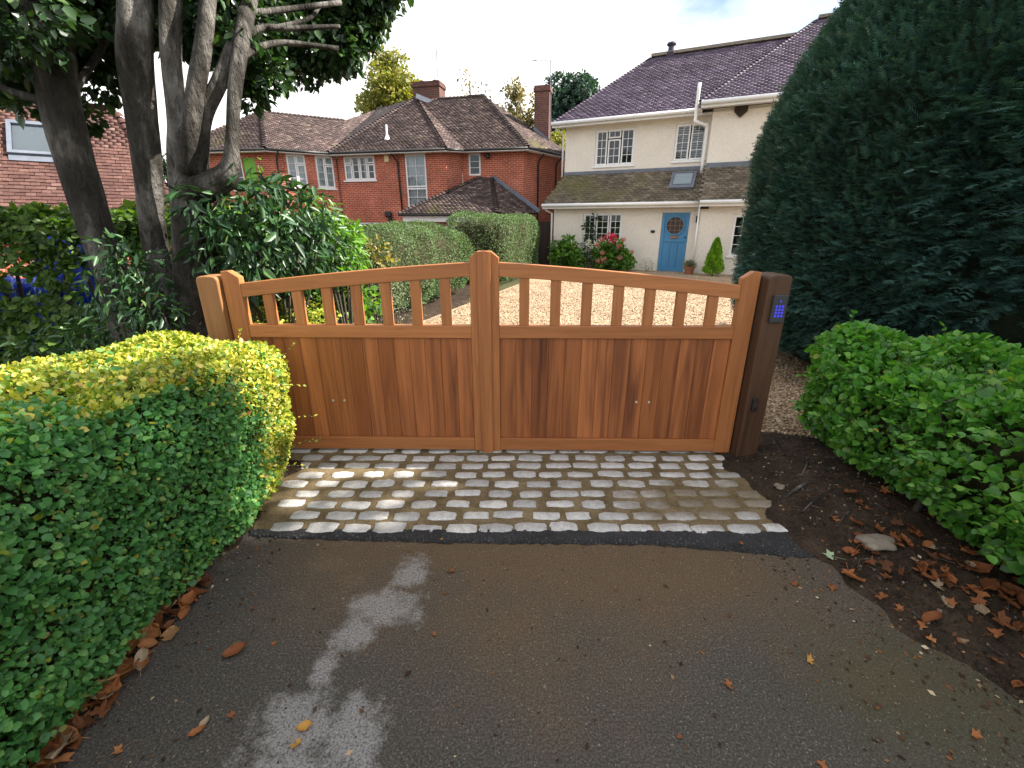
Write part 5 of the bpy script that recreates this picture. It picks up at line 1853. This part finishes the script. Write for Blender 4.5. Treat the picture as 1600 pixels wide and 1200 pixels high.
q2 = aty(210, 470, 3.75)
lu = empty('understorey_shrub', (q2.x, q2.y, 0), 0, 'low dark leafy shrub growing between the tree trunks behind the left hedge', 'shrub')
sp = [(tuple(aty(u, v, Y)), r) for u, v, Y, r in ((180, 395, 3.75, .16), (215, 420, 3.75, .18), (170, 450, 3.75, .20), (225, 470, 3.7, .20), (255, 490, 3.7, .15), (190, 510, 3.7, .2), (130, 520, 3.8, .16), (60, 545, 3.8, .16), (240, 440, 3.8, .12))]
clumps(lu, sp, 3000, .085, LEAFN, M['laurel'], 'foliage', .45, .9)
mb = MB()
for c, r in sp:
    mb.tube([(c[0], c[1] + .1, -.02), (c[0], c[1] + .05, c[2] * .6), c], [.012, .009, .005], 5)
mb.build('stems', M['bark_dark'], lu, kind='stuff', smooth=True)

# hornbeam hedge along the left boundary, blue sheet behind it
BA = R(8)
bh = empty('boundary_hedge', (-6.2, 5.2, 0), BA, 'tall broad-leaved hedge behind the tree trunks at the left edge', 'hedge')
HH, HC = (4.2, .42, .90), (-6.1, 5.15, .87)
p, nr, dep = hedge_pts(60000, HH, HC, BA, 8, .09, .06, None, .9)
kk = (nr[:, 1] < .4) & (p[:, 2] > .05) & (p[:, 0] > -7.8)
hole = np.zeros(len(p), bool)
for u, v, rp in ((100, 378, 15), (100, 395, 10), (118, 452, 19), (96, 467, 14), (12, 450, 15), (30, 455, 8), (72, 440, 5), (105, 420, 6)):
    q = aty(u, v, 4.75)
    hole |= ((p[:, 0] - q.x) ** 2 + (p[:, 2] - q.z) ** 2 < (rp * 6.0 / FPX * (.8 + .5 * RNG.random(len(p)))) ** 2)
hole &= RNG.random(len(p)) < .93
kk &= ~hole
p, nr, dep = p[kk], nr[kk], dep[kk]
y, z = leafdirs(nr, .7, .0, .25)
ti = np.clip(RNG.random(len(p)) * .8 + .35 * np.clip((p[:, 2] - 1.72) / .12, 0, 1), 0, 1)  # sunlit hedge top put into the tint: upper leaves lighter, more golden
vis = (dep < .04) & (nr[:, 1] < 0)
scatter('foliage', LEAFW, p, y, z, .070 * (1 + .3 * RNG.normal(size=len(p))).clip(.5, 1.6), M['beech'], bh, ti, 300, out=vis.astype(float))
mb = MB()
for i in range(26):
    x = -9 + i * .24 + random.uniform(-.05, .05)
    yy = 5.15 + (x + 6.1) * math.tan(BA)
    mb.tube([(x, yy, -.03), (x + random.uniform(-.1, .1), yy, .8), (x + random.uniform(-.2, .2), yy, 1.7)], [.03, .022, .008], 6)
for i in range(260):
    x = random.uniform(-9.5, -2.6)
    yy = 5.15 + (x + 6.1) * math.tan(BA) + random.uniform(-.3, .3)
    zz = random.uniform(.2, 1.6)
    d = Vector(RNG.normal(size=3)).normalized()
    mb.tube([(x, yy, zz), Vector((x, yy, zz)) + d * random.uniform(.2, .5)], [.007, .003], 4, cap=False)
mb.build('stems', M['bark_dark'], bh, kind='stuff')
for u0, u1, vt, lab in ((25, 160, 366, 'bright blue plastic sheet behind the boundary hedge, right of the gap at the picture edge'), (-80, 62, 436, 'low bright blue plastic sheet behind the boundary hedge at the left picture edge')):
    YT = 5.85 if vt < 400 else 5.62
    qa, qb = aty(u0, vt, YT), aty(u1, vt, YT)
    V, F = [], []
    nx, nzz = 26, 14
    for j in range(nzz + 1):
        for i in range(nx + 1):
            zz = qa.z * j / nzz
            V.append((qa.x + (qb.x - qa.x) * i / nx, YT + .05 * math.sin(i * .9 + j * .3) + .04 * math.sin(j * 1.1 + i * .2) + .25 * (j / nzz) ** 3, zz + .02 * math.sin(i * .7) * j / nzz))
    for j in range(nzz):
        for i in range(nx):
            a = j * (nx + 1) + i
            F.append((a, a + 1, a + nx + 2, a + nx + 1))
    bt = bulk('tarpaulin', V, F, M['bin'], None, None, smooth=True)
    sm = bt.modifiers.new('thickness', 'SOLIDIFY')
    sm.thickness = .02
    tag(bt, lab, 'tarpaulin', 'blue sheets behind the boundary hedge')

# clipped grey-green hedges along the gravel
hedge('drive_hedge', (.80, 2.3, .82), (-2.30, 9.9, .82), R(-17), 44000, .034, RHOMB, M['grey_hedge'], 'nearer grey-green clipped hedge running back along the gravel', pexp=4, depth=.05, rough=.07, fs=.7, group='clipped hedges by the gravel', spread=1.0)
hedge('drive_hedge', (1.0, 2.7, .97), (-.45, 15.6, .97), R(-15), 36000, .044, RHOMB, M['grey_hedge'], 'farther and taller clipped hedge block beside the cream house', pexp=6, depth=.05, rough=.05, fs=.6, group='clipped hedges by the gravel', spread=1.0)


def shrub(name, label, specs, per, size, tmpl, mat, cat='shrub', droop=.2, extra=None, base=None, group=None):
    sp_ = [(tuple(c), r) for c, r in specs]
    b = base or Vector((sum(c[0] for c, _ in sp_) / len(sp_), sum(c[1] for c, _ in sp_) / len(sp_), 0))
    root = empty(name, (b[0], b[1], 0), 0, label, cat, group)
    clumps(root, sp_, per, size, tmpl, mat, 'foliage', droop, .9, .4)
    mb_ = MB()
    for c, r in sp_:
        mb_.tube([(c[0] * .5 + b[0] * .5, c[1] * .5 + b[1] * .5, -.03), (c[0] * .8 + b[0] * .2, c[1] * .8 + b[1] * .2, c[2] * .5), c], [.012, .01, .005], 5)
    mb_.build('stems', M['bark_dark'], root, kind='stuff')
    return root


def pxs(lst):
    return [(aty(u, v, Y), r) for u, v, Y, r in lst]


shrub('variegated_shrub', 'low yellow-green variegated shrub seen through the left gate balusters', pxs([(430, 494, 4.5, .16), (465, 490, 4.6, .17), (500, 494, 4.8, .18), (402, 500, 4.3, .14), (485, 510, 4.6, .17), (440, 520, 4.4, .17)]), 4200, .035, LEAFW, M['yellow_shrub'])
shrub('broadleaf_plant', 'leafy mid-green plant behind the middle of the left gate', pxs([(545, 480, 5.9, .24), (570, 490, 5.9, .24), (555, 460, 6.2, .22), (535, 505, 5.7, .2), (580, 470, 6.2, .18)]), 900, .08, LEAFW, M['spring'])
shrub('silver_shrub', 'silvery grey twiggy shrub by the near end of the drive hedge', pxs([(600, 465, 6.9, .30), (620, 490, 6.8, .28), (590, 490, 6.6, .26), (640, 480, 7.0, .24), (610, 450, 7.1, .22)]), 2400, .05, NEEDLE, M['lavender'])
shrub('ivy_clump', 'yellowing ivy climbing beside the drive hedge', pxs([(570, 385, 6.9, .14), (590, 390, 6.9, .18), (600, 405, 6.9, .18), (580, 410, 6.8, .16), (565, 375, 7.0, .10)]), 1700, .06, LEAFW, M['ivy'])
shrub('bed_shrub', 'small dark green shrub right behind the left gate post', pxs([(405, 470, 5.6, .26), (440, 462, 5.8, .26), (480, 460, 6.0, .24), (520, 460, 6.1, .24)]), 1500, .06, LEAF, M['holm'])

# plants along the white house
shrub('hydrangea', 'hydrangea with dusty pink and one large crimson bloom under the cottage window', [(WF(-2.3, -.6, .45), .42), (WF(-1.9, -.65, .55), .42), (WF(-1.6, -.55, .35), .34), (WF(-2.0, -.7, .85), .32), (WF(-2.5, -.6, .75), .3)], 2400, .12, LEAFW, M['spring'])
hy = bpy.data.objects['hydrangea']
for (s, z_, r, m_) in ((-2.07, 1.17, .22, 'bloom_red'), (-2.4, 1.12, .12, 'bloom_pink'), (-2.55, .95, .11, 'bloom_pink'), (-1.75, .9, .11, 'bloom_pink'), (-2.3, .42, .13, 'bloom_pink'), (-2.5, .36, .11, 'bloom_pink'), (-1.7, .5, .10, 'bloom_pink'), (-1.62, 1.12, .10, 'bloom_pink'), (-1.3, .72, .08, 'bloom_pink'), (-2.35, .65, .1, 'bloom_pink')):
    c = WF(s, -1.02, z_)
    n = 90
    nr = nz(RNG.normal(size=(n, 3)))
    scatter('bloom', RHOMB, np.array(c) + nr * r * .8 * np.array([1, 1, .8]), nz(RNG.normal(size=(n, 3)) + .2 * nr), nr, r * .55, M[m_], hy)
shrub('border_shrub', 'bushy green plant at the left corner of the cream house', [(WF(-4.1, -.6, .4), .45), (WF(-3.7, -.7, .6), .42), (WF(-4.3, -.5, .8), .3), (WF(-3.4, -.6, .35), .35), (WF(-3.9, -.5, 1.0), .26)], 2400, .13, LEAF, M['spring'])
shrub('climbing_rose', 'tall thin rose with white flowers climbing past the cottage window', [(WF(-3.1, -.4, .8), .30), (WF(-3.0, -.35, 1.2), .26), (WF(-3.15, -.3, 1.6), .22), (WF(-2.8, -.5, .5), .34), (WF(-2.9, -.2, 1.9), .12)], 1700, .09, LEAF, M['holm'])
ro = bpy.data.objects['climbing_rose']
for s, z_ in ((-3.0, .95), (-2.85, .85), (-2.95, 1.05), (-2.7, .95), (-3.6, 1.0), (-2.6, .8)):
    n = 30
    nr = nz(RNG.normal(size=(n, 3)))
    scatter('flower', RHOMB, np.array(WF(s, -.75, z_)) + nr * .06, nz(RNG.normal(size=(n, 3))), nr, .07, M['bloom_white'], ro)
cq = WF(1.45, -.95, 0)
co_ = empty('dwarf_conifer', cq, 0, 'small lime green pointed conifer right of the blue door', 'conifer')
n = 5200
zz = RNG.random(n) ** .8
aa = RNG.uniform(0, 6.283, n)
rr = .30 * np.clip(1 - zz, 0, 1) ** .7 * np.clip(zz * 8 + .5, 0, 1) * (.75 + .3 * RNG.random(n)) * (1 + .2 * np.sin(aa * 5 + zz * 14))
pp_ = np.stack([cq.x + rr * np.cos(aa), cq.y + rr * np.sin(aa), .04 + 1.15 * zz], 1)
scatter('foliage', RHOMB, pp_, nz(np.stack([np.cos(aa) * .6, np.sin(aa) * .6, np.full(n, .9)], 1) + .3 * RNG.normal(size=(n, 3))), nz(RNG.normal(size=(n, 3)) + np.array([0, -.5, .4])), .075, M['conifer'], co_)
MB().tube([(cq.x, cq.y, -.02), (cq.x, cq.y, .9)], [.03, .01], 6).build('trunk', M['bark_dark'], co_)
for s, q_, lab, m_, r_ in ((-.85, -.35, 'tuft of grey lavender left of the blue door', 'lavender', .22),):
    shrub('lavender_tuft', lab, [(WF(s, q_, .22), r_), (WF(s + .1, q_, .16), r_)], 2200, .09, NEEDLE, M[m_], 'plant', 0)
ptc = WF(.68, -.72, 0)
pot = empty('flower_pot', ptc, 0, 'terracotta pot with grey tufted plant right of the blue door', 'pot')
MB().lathe([(.13, 0), (.17, .20), (.19, .21), (.19, .26), (.16, .26), (.15, .22)], ptc, 16).build('pot', M['terracotta'], pot, smooth=False)
n = 400
nr = nz(RNG.normal(size=(n, 3)) * np.array([1, 1, .6]) + np.array([0, 0, 1.0]))
scatter('foliage', NEEDLE, np.array(ptc) + np.array([0, 0, .24]) + nr * RNG.random((n, 1)) * .12, nr, nz(RNG.normal(size=(n, 3))), .20, M['lavender'], pot)
# dark side fence between hedge and house
f0, f1 = WF(-6.4, .15, 0), WF(-4.85, .15, 0)
fe = empty('side_fence', (f0 + f1) / 2, R(-25), 'dark timber fence panel between the far hedge and the cream house', 'fence')
for k in range(11):
    c = f0.lerp(f1, (k + .5) / 11)
    MB().box(-.068, .068, -.01, .01, .0, 1.75, lambda x, y, z: c + WF.d * x + WF.b * y + Vector((0, 0, z))).build('board', M['fence'], fe)
for t_ in (.3, 1.4):
    MB().bar(f0 + WF.b * .03 + Vector((0, 0, t_)), f1 + WF.b * .03 + Vector((0, 0, t_)), .035, .07).build('rail', M['fence'], fe)

# ------------------------------------------------------------------ trees behind the houses
def far_tree(name, label, u, v, Y, wpx, hpx, mat, per, size, dens=1.0, seed=0, trunk=.22):
    r_ = random.Random(seed)
    t = Y / ray(u, v).y
    c = aty(u, v, Y)
    w, h = 1.15 * wpx * t / FPX / 2, 1.15 * hpx * t / FPX / 2
    root = empty(name, (c.x, c.y, 0), 0, label, 'tree', 'trees behind the houses')
    sp_ = []
    for i in range(int(26 * dens)):
        d = Vector((r_.gauss(0, 1), r_.gauss(0, 1), r_.gauss(0, 1))).normalized() * (r_.random() ** .45)
        k = .42 * (1.15 - abs(d.z) * .3)
        sp_.append(((c.x + d.x * w * .85, c.y + d.y * w * .8, c.z + d.z * h * .85), min(w, h) * k * r_.uniform(.5, .9)))
    for i in range(8):
        sp_.append(((c.x + r_.uniform(-1, 1) * w, c.y + r_.uniform(-1, 1) * w, c.z - h * r_.uniform(.6, 1.6)), min(w, h) * .45))
    clumps(root, sp_, per, size, RHOMB, mat, 'crown', .2, .95, .3)
    mb_ = MB().tube([(c.x, c.y, -.05), (c.x + .1, c.y, c.z * .5), (c.x, c.y, c.z + h * .5)], [trunk, trunk * .7, trunk * .15], 8)
    for q, r2 in sp_[:16]:
        b = Vector((c.x, c.y, max(1.5, q[2] - h * .9)))
        mb_.tube([b, b.lerp(Vector(q), .5) + Vector((0, 0, .2)), q], [trunk * .3, trunk * .18, .015], 5)
    mb_.build('trunk', M['bark_dark'], root, smooth=True)
    return root


far_tree('autumn_tree', 'yellow-green autumn tree left of the tall brick chimney', 612, 168, 33, 105, 130, M['autumn'], 900, .22, 1.2, 1)
far_tree('bare_tree', 'thin, nearly bare tree above the brick house ridge', 735, 150, 38, 60, 60, M['brown_crown'], 120, .2, .7, 2, .16)
far_tree('brown_tree', 'brownish thinning tree left of the slim brick chimney', 812, 180, 35, 70, 110, M['brown_crown'], 420, .22, 1.0, 3)
far_tree('blue_green_tree', 'dense blue-green tree right of the slim brick chimney', 900, 170, 33, 100, 95, M['pine'], 1000, .24, 1.4, 4)
far_tree('low_tree', 'small yellowing tree in the gap beside the cream house', 872, 235, 30, 60, 70, M['autumn'], 700, .2, .8, 5)
far_tree('gap_tree', 'small green tree in the gap between the grey trunks', 258, 262, 24, 40, 60, M['holm'], 500, .16, .8, 6, .12)

# unseen broad tree added right of the frame, crown shaped to shade the drive
sx_, sy_ = SHADE_TREE_POS
st_ = empty('added_shade_tree', (sx_, sy_, 0), 0, 'unseen broad leafy tree added beyond the right edge of the picture to shade the drive', 'tree')
r_ = random.Random(77)
sp = []
for i in range(250):
    d = Vector((r_.gauss(0, 1), r_.gauss(0, 1), r_.gauss(0, 1))).normalized() * (r_.random() ** .4)
    sp.append(((sx_ + d.x * 2.6, sy_ + d.y * 3.2, 6.4 + d.z * 3.2), r_.uniform(.55, .8)))
clumps(st_, sp, 400, .18, LEAF, M['spring'], 'crown', .3, .9, .3)
mb = MB().tube([(sx_, sy_, -.05), (sx_ + .05, sy_, 2.2), (sx_, sy_ + .1, 4.5), (sx_, sy_, 7.5)], [.30, .22, .17, .05], 12, .1)
for q, r2 in sp[:30]:
    b = Vector((sx_, sy_, max(2.4, min(6.5, q[2] - 1.5))))
    mb.tube([b, b.lerp(Vector(q), .5) + Vector((0, 0, .2)), q], [.08, .05, .015], 6)
mb.build('trunk', M['bark_dark'], st_, smooth=True)

# ------------------------------------------------------------------ ground litter
def lobed_leaf(k):
    rs_ = random.Random(40 + k)
    V, F = [], []
    if k % 3 == 2:         # oval leaf folded along its midrib and rolled at the edge
        n = 6
        for i in range(n + 1):
            t = i / n
            w_ = .30 * math.sin(math.pi * min(1, t * .96 + .03)) ** .8 * rs_.uniform(.85, 1.15)
            zc = .05 + .16 * (t - .4) ** 2 * rs_.uniform(.5, 1.5)
            V += [(-w_, t - .5, zc + .12 + rs_.uniform(-.03, .06)), (-w_ * .5, t - .5, zc + .03), (0, t - .5, zc), (w_ * .5, t - .5, zc + .04), (w_, t - .5, zc + .14 + rs_.uniform(-.05, .08))]
        for i in range(n):
            for m_ in range(4):
                a = i * 5 + m_
                F.append((a, a + 1, a + 6, a + 5))
    else:
        V = [(0, 0, .03)]
        pk = [0.45, .78, .58, .95, .6, 1.08, .62, .92, .56, .8, .45]
        inner, outer = [], []
        ax = rs_.uniform(0, 3.14)
        for i, rr in enumerate(pk):
            a = R(-135 + 270 * i / (len(pk) - 1)) + R(90) + rs_.uniform(-.07, .07)
            r0_ = rr * .5 * rs_.uniform(.8, 1.12)
            for lst, f_ in ((inner, .55), (outer, 1.0)):
                x, y_ = r0_ * f_ * math.cos(a), r0_ * f_ * math.sin(a)
                e = x * math.cos(ax) + y_ * math.sin(ax)
                lst.append((x * (1 - .25 * abs(e)), y_ * (1 - .25 * abs(e)), .03 + 1.3 * e * e * (.6 + .5 * (k % 2)) + rs_.uniform(-.03, .05) * f_))
        m_ = len(pk)
        V += inner + outer
        for i in range(1, m_):
            F += [(0, i, i + 1), (i, i + m_, i + m_ + 1, i + 1)]
    b = len(V)
    V += [(-.012, -.05, .03), (.012, -.05, .03), (.02, -.75, .05), (.0, -.75, .05)]
    F.append((b, b + 3, b + 2, b + 1))
    return np.array(V), F


LOB = [lobed_leaf(k) for k in range(12)]


def lobed_mesh(k, matn, tint):
    V, F = LOB[k]
    me = bpy.data.meshes.new('fallen_leaf')
    me.from_pydata([tuple(p) for p in V], [], F)
    at = me.attributes.new('tint', 'FLOAT', 'POINT')
    at.data.foreach_set('value', np.full(len(V), tint, np.float32))
    me.materials.append(M[matn])
    return me


LM = {}


def fallen(pos, size, rz, k, matn, tint, label, group, tilt=(0, 0)):
    key = (k % 12, matn, round(tint * 5))
    if key not in LM:
        LM[key] = lobed_mesh(k % 12, matn, round(tint * 5) / 5)
    o = bpy.data.objects.new('fallen_leaf', LM[key])
    COL.objects.link(o)
    o.location = pos
    o.rotation_euler = (tilt[0], tilt[1], rz)
    o.scale = (size, size, size)
    tag(o, label, 'leaf', group)


G = 'fallen leaves lying on the asphalt'
for (u, v, s, m_, lab) in (
        (705, 893, .045, 'dead', 'red-brown fallen leaf right of the upper pale stain'),
        (680, 991, .035, 'dead', 'small red-brown leaf right below the upper pale stain'),
        (368, 1018, .085, 'dead', 'large curled brown leaf with stalk near the left hedge'),
        (476, 1136, .05, 'dead_yellow', 'yellow curled leaf, upper of two on the lower pale stain'),
        (462, 1162, .05, 'dead_yellow', 'yellow curled leaf, lower of two on the lower pale stain'),
        (1140, 1072, .055, 'dead', 'brown fallen leaf alone in the lower right of the asphalt'),
        (1267, 1033, .05, 'dead_yellow', 'tan fallen leaf right of centre on the asphalt'),
        (1298, 917, .06, 'dead', 'orange-brown leaf beside the right verge below the pale green leaf'),
        (1378, 913, .065, 'dead', 'flat orange leaf at the soil edge under the right hedge'),
        (1160, 853, .035, 'dead', 'small orange leaf on the black tarmac strip'),
        (1297, 874, .08, 'dead_green', 'pale green leaf at the right end of the tarmac strip'),
        (1240, 911, .05, 'dead', 'small brown leaf left of the orange leaf by the verge'),
        (1407, 956, .05, 'dead', 'thin tan leaf on the asphalt under the right hedge'),
        (1453, 1004, .05, 'dead', 'narrow orange leaf in the greenish patch, left of a similar one'),
        (1499, 1013, .05, 'dead', 'narrow orange leaf in the greenish patch, right of a similar one'),
        (1586, 1077, .05, 'dead', 'orange leaf at the right edge of the picture'),
        (428, 1007, .03, 'dead', 'tiny red leaf right of the large curled leaf'),
        (395, 951, .03, 'dead', 'tiny red leaf above the large curled leaf'),
        (363, 1119, .04, 'dead', 'small orange leaf left of the lower pale stain'),
        (320, 1130, .04, 'dead_pale', 'small tan leaf left of the lower pale stain near the drift'),
        (690, 846, .03, 'dead_yellow', 'small yellow leaf touching the tarmac strip'),
        (1283, 1196, .04, 'dead', 'orange leaf at the bottom edge of the picture'),
        (1528, 1152, .045, 'dead', 'red-brown leaf in the bottom right corner'),
        (1060, 1151, .03, 'dead', 'small brown leaf near the bottom edge right of centre'),
        (308, 1145, .05, 'dead', 'brown leaf just off the drift at the left hedge'),
        (188, 1172, .05, 'dead', 'brown leaf in the lower left by the drift')):
    q = gpt(u, v, .004)
    hq = max(0.0, float(soilh(1 if q.x > 0 else -1)(np.array([q.x]), np.array([q.y]))[0]))
    if 835 < v < 880 and 390 < u < 1300:
        hq = max(hq, .012)
    fallen((q.x, q.y, hq + .005), s * 1.05, random.uniform(0, 6.28), random.randrange(12), m_, random.uniform(.3, .8), lab, G, (random.uniform(-.25, .25), random.uniform(-.25, .25)))
rl_ = random.Random(21)
fr_ = soilh(1)
fl2 = soilh(-1)
for i in range(120):
    t = rl_.random() ** .8
    u, v = 400 - 330 * t + rl_.gauss(0, 9) - 6, 815 + 385 * t + rl_.gauss(0, 8)
    q = gpt(u, v)
    x = q.x + .03 - abs(rl_.gauss(0, .05))
    hz = max(0.0, float(fl2(np.array([x]), np.array([q.y]))[0]))
    fallen((x, q.y, hz + .006 + rl_.random() * .03), rl_.uniform(.06, .125), rl_.uniform(0, 6.28), rl_.randrange(12), rl_.choice(['dead'] * 7 + ['dead_pale']), rl_.random(), 'brown fallen leaf in the drift along the foot of the left hedge', 'leaf drift along the left hedge', (rl_.uniform(-.6, .6), rl_.uniform(-.6, .6)))
for i in range(110):
    t = rl_.random()
    u, v = 1300 + 330 * t + rl_.gauss(0, 30), 835 + 170 * t + rl_.gauss(0, 35)
    q = gpt(u, v)
    hz = max(0.0, float(fr_(np.array([q.x]), np.array([q.y]))[0]))
    if hz < .004:
        continue
    fallen((q.x, q.y, hz + .006 + rl_.random() * .015), rl_.uniform(.04, .105), rl_.uniform(0, 6.28), rl_.randrange(12), rl_.choice(['dead'] * 5 + ['dead_pale']), rl_.random() * .7, 'brown fallen leaf on the soil under the right hedge', 'leaf litter under the right hedge', (rl_.uniform(-.5, .5), rl_.uniform(-.5, .5)))
# stones and roots on the right verge
for (u, v, r_, lab) in ((1362, 868, .065, 'flat pale stone among leaves under the right hedge'), (1215, 770, .03, 'small stone beside the apron by the exposed roots')):
    q = gpt(u, v)
    hz = float(fr_(np.array([q.x]), np.array([q.y]))[0])
    bm = bmesh.new()
    bmesh.ops.create_icosphere(bm, subdivisions=3, radius=1)
    for vv in bm.verts:
        c = vv.co
        k = 1 + .16 * math.sin(c.x * 4 + u) + .12 * math.sin(c.y * 5 + c.z * 3)
        vv.co = Vector((c.x * r_ * 1.2, c.y * r_, c.z * r_ * .45)) * k
    me = bpy.data.meshes.new('stone')
    bm.to_mesh(me)
    bm.free()
    me.materials.append(M['stone'])
    o = link('stone', me)
    o.location = (q.x, q.y, max(0, hz) + .012)
    tag(o, lab, 'stone')
ROOTS = [([(1290, 758), (1255, 762), (1225, 772), (1208, 778)], .016, 'thick pale root arching out of the soil beside the apron'), ([(1300, 775), (1272, 785), (1250, 800)], .010, 'thin root below the thick pale root'),
         ([(1262, 715), (1258, 735), (1250, 750)], .010, 'thin root near the foot of the right gate post'), ([(1345, 790), (1320, 812), (1300, 830)], .011, 'root running down towards the leaf litter under the right hedge')]
for pts, r_, lab in ROOTS:
    P_ = []
    for i, (u, v) in enumerate(pts):
        q = gpt(u, v, .06)
        hz = float(fr_(np.array([q.x]), np.array([q.y]))[0])
        P_.append((q.x, q.y, max(hz, 0) + (.004 if 0 < i < len(pts) - 1 else -.008)))
    rr = bez(P_, 5)
    o = MB().tube(rr, [r_ * (.85 - .55 * i / len(rr)) * (1 + .18 * math.sin(i * 1.7)) for i in range(len(rr))], 8, .3, 3).build('tree_root', M['bark'], None, smooth=True)
    tag(o, lab, 'root')
# fine twigs on the right verge and scraps by the gate post
mb = MB()
for i in range(130):
    x, yy = rl_.uniform(1.75, 2.5), rl_.uniform(1.2, 3.2)
    hz = max(0., float(fr_(np.array([x]), np.array([yy]))[0]))
    a, L = rl_.uniform(0, 6.28), rl_.uniform(.03, .13)
    b = Vector((x, yy, hz + .004))
    mb.tube([b, b + Vector((math.cos(a) * L * .5, math.sin(a) * L * .5, .006)), b + Vector((math.cos(a + .3) * L, math.sin(a + .3) * L, .0))], [.0028, .002, .0012], 4, cap=False)
tag(mb.build('dead_twigs', M['bark'], None, kind='stuff'), 'fine dead twigs strewn over the soil under the right hedge', 'twigs')
n = 2600
x, yv = RNG.uniform(1.66, 2.9, n), RNG.uniform(1.0, 3.3, n)
hz = fr_(x, yv)
k = hz > .005
scatter('soil_crumbs', OCTA, np.stack([x, yv, hz], 1)[k], nz(RNG.normal(size=(n, 3)))[k], nz(RNG.normal(size=(n, 3)))[k], (.0065 * (1 + .6 * RNG.normal(size=n)).clip(.3, 3))[k], M['clod'], None)
tag(bpy.data.objects['soil_crumbs'], 'crumbly clods and tiny stones on the right soil verge', 'soil')
# crumbs, grit and gravel
n = 11000
x = RNG.uniform(-1.75, 2.8, n)
yv = RNG.uniform(.75, 2.9, n)
keep = (RNG.random(n) < .10 + .9 * np.clip((np.abs(x) - 1.1) / .5, 0, 1)) & ~((x > -1.5) & (x < 1.62) & (yv > 2.06))
x, yv = x[keep], yv[keep]
hz = np.where(x > 0, fr_(x, yv), fl2(x, yv)).clip(0)
pp_ = np.stack([x, yv, hz + .003], 1)
n = len(x)
scatter('leaf_crumbs', RHOMB, pp_, nz(RNG.normal(size=(n, 3)) * np.array([1, 1, .15])), nz(np.array([0, 0, 1.0]) + .35 * RNG.normal(size=(n, 3))), .011 * (1 + .8 * RNG.normal(size=n)).clip(.4, 3.4), M['crumb'], None)
tag(bpy.data.objects['leaf_crumbs'], 'fine brown leaf crumbs scattered along both verges', 'leaf litter')
n = 5000
x = RNG.uniform(-1.9, 1.95, n)
yv = RNG.uniform(.7, 2.06, n)
scatter('grit', OCTA, np.stack([x, yv, np.full(n, .0015)], 1), nz(RNG.normal(size=(n, 3))), nz(RNG.normal(size=(n, 3))), .0020 * (1 + .6 * RNG.normal(size=n)).clip(.4, 3.0), M['grit'], None)
tag(bpy.data.objects['grit'], 'loose grit and tiny chips on the asphalt', 'grit')
n = 6000
ii = RNG.integers(0, 140, n)
ff = RNG.random(n)
T_ = np.array([(a.x, a.y) for a in TAR_TOP])
B_ = np.array([(a.x, a.y) for a in TAR_BOT])
xy = T_[ii] * (1 - ff)[:, None] + B_[ii] * ff[:, None] * 1.0 + RNG.normal(0, .004, (n, 2))
scatter('tarmac_chips', OCTA, np.column_stack([xy, 0.0065 + .002 * RNG.random(n)]), nz(RNG.normal(size=(n, 3))), nz(RNG.normal(size=(n, 3))), .0040 * (1 + .35 * RNG.normal(size=n)).clip(.4, 2), M['tar_chip'], None)
tag(bpy.data.objects['tarmac_chips'], 'black stone chips in the fresh tarmac strip before the setts', 'tarmac')
n = 30000
yv = 3.2 + 10.5 * RNG.random(n) ** 1.5
x = RNG.uniform(-2.2, 5.0, n)
lim = np.interp(yv, [3.1, 7.6, 11, 13.9], [-1.8, -1.7, -.55, .45])
k = x > lim
x, yv = x[k], yv[k]
n = len(x)
scatter('gravel_stones', OCTA, np.stack([x, yv, np.full(n, .006)], 1), nz(RNG.normal(size=(n, 3)) * np.array([1, 1, .3])), nz(np.array([0, 0, 1.0]) + .3 * RNG.normal(size=(n, 3))), .012 * (1 + .35 * RNG.normal(size=n)).clip(.5, 2), M['pebble'], None)
tag(bpy.data.objects['gravel_stones'], 'golden gravel stones covering the drive behind the gate', 'gravel')
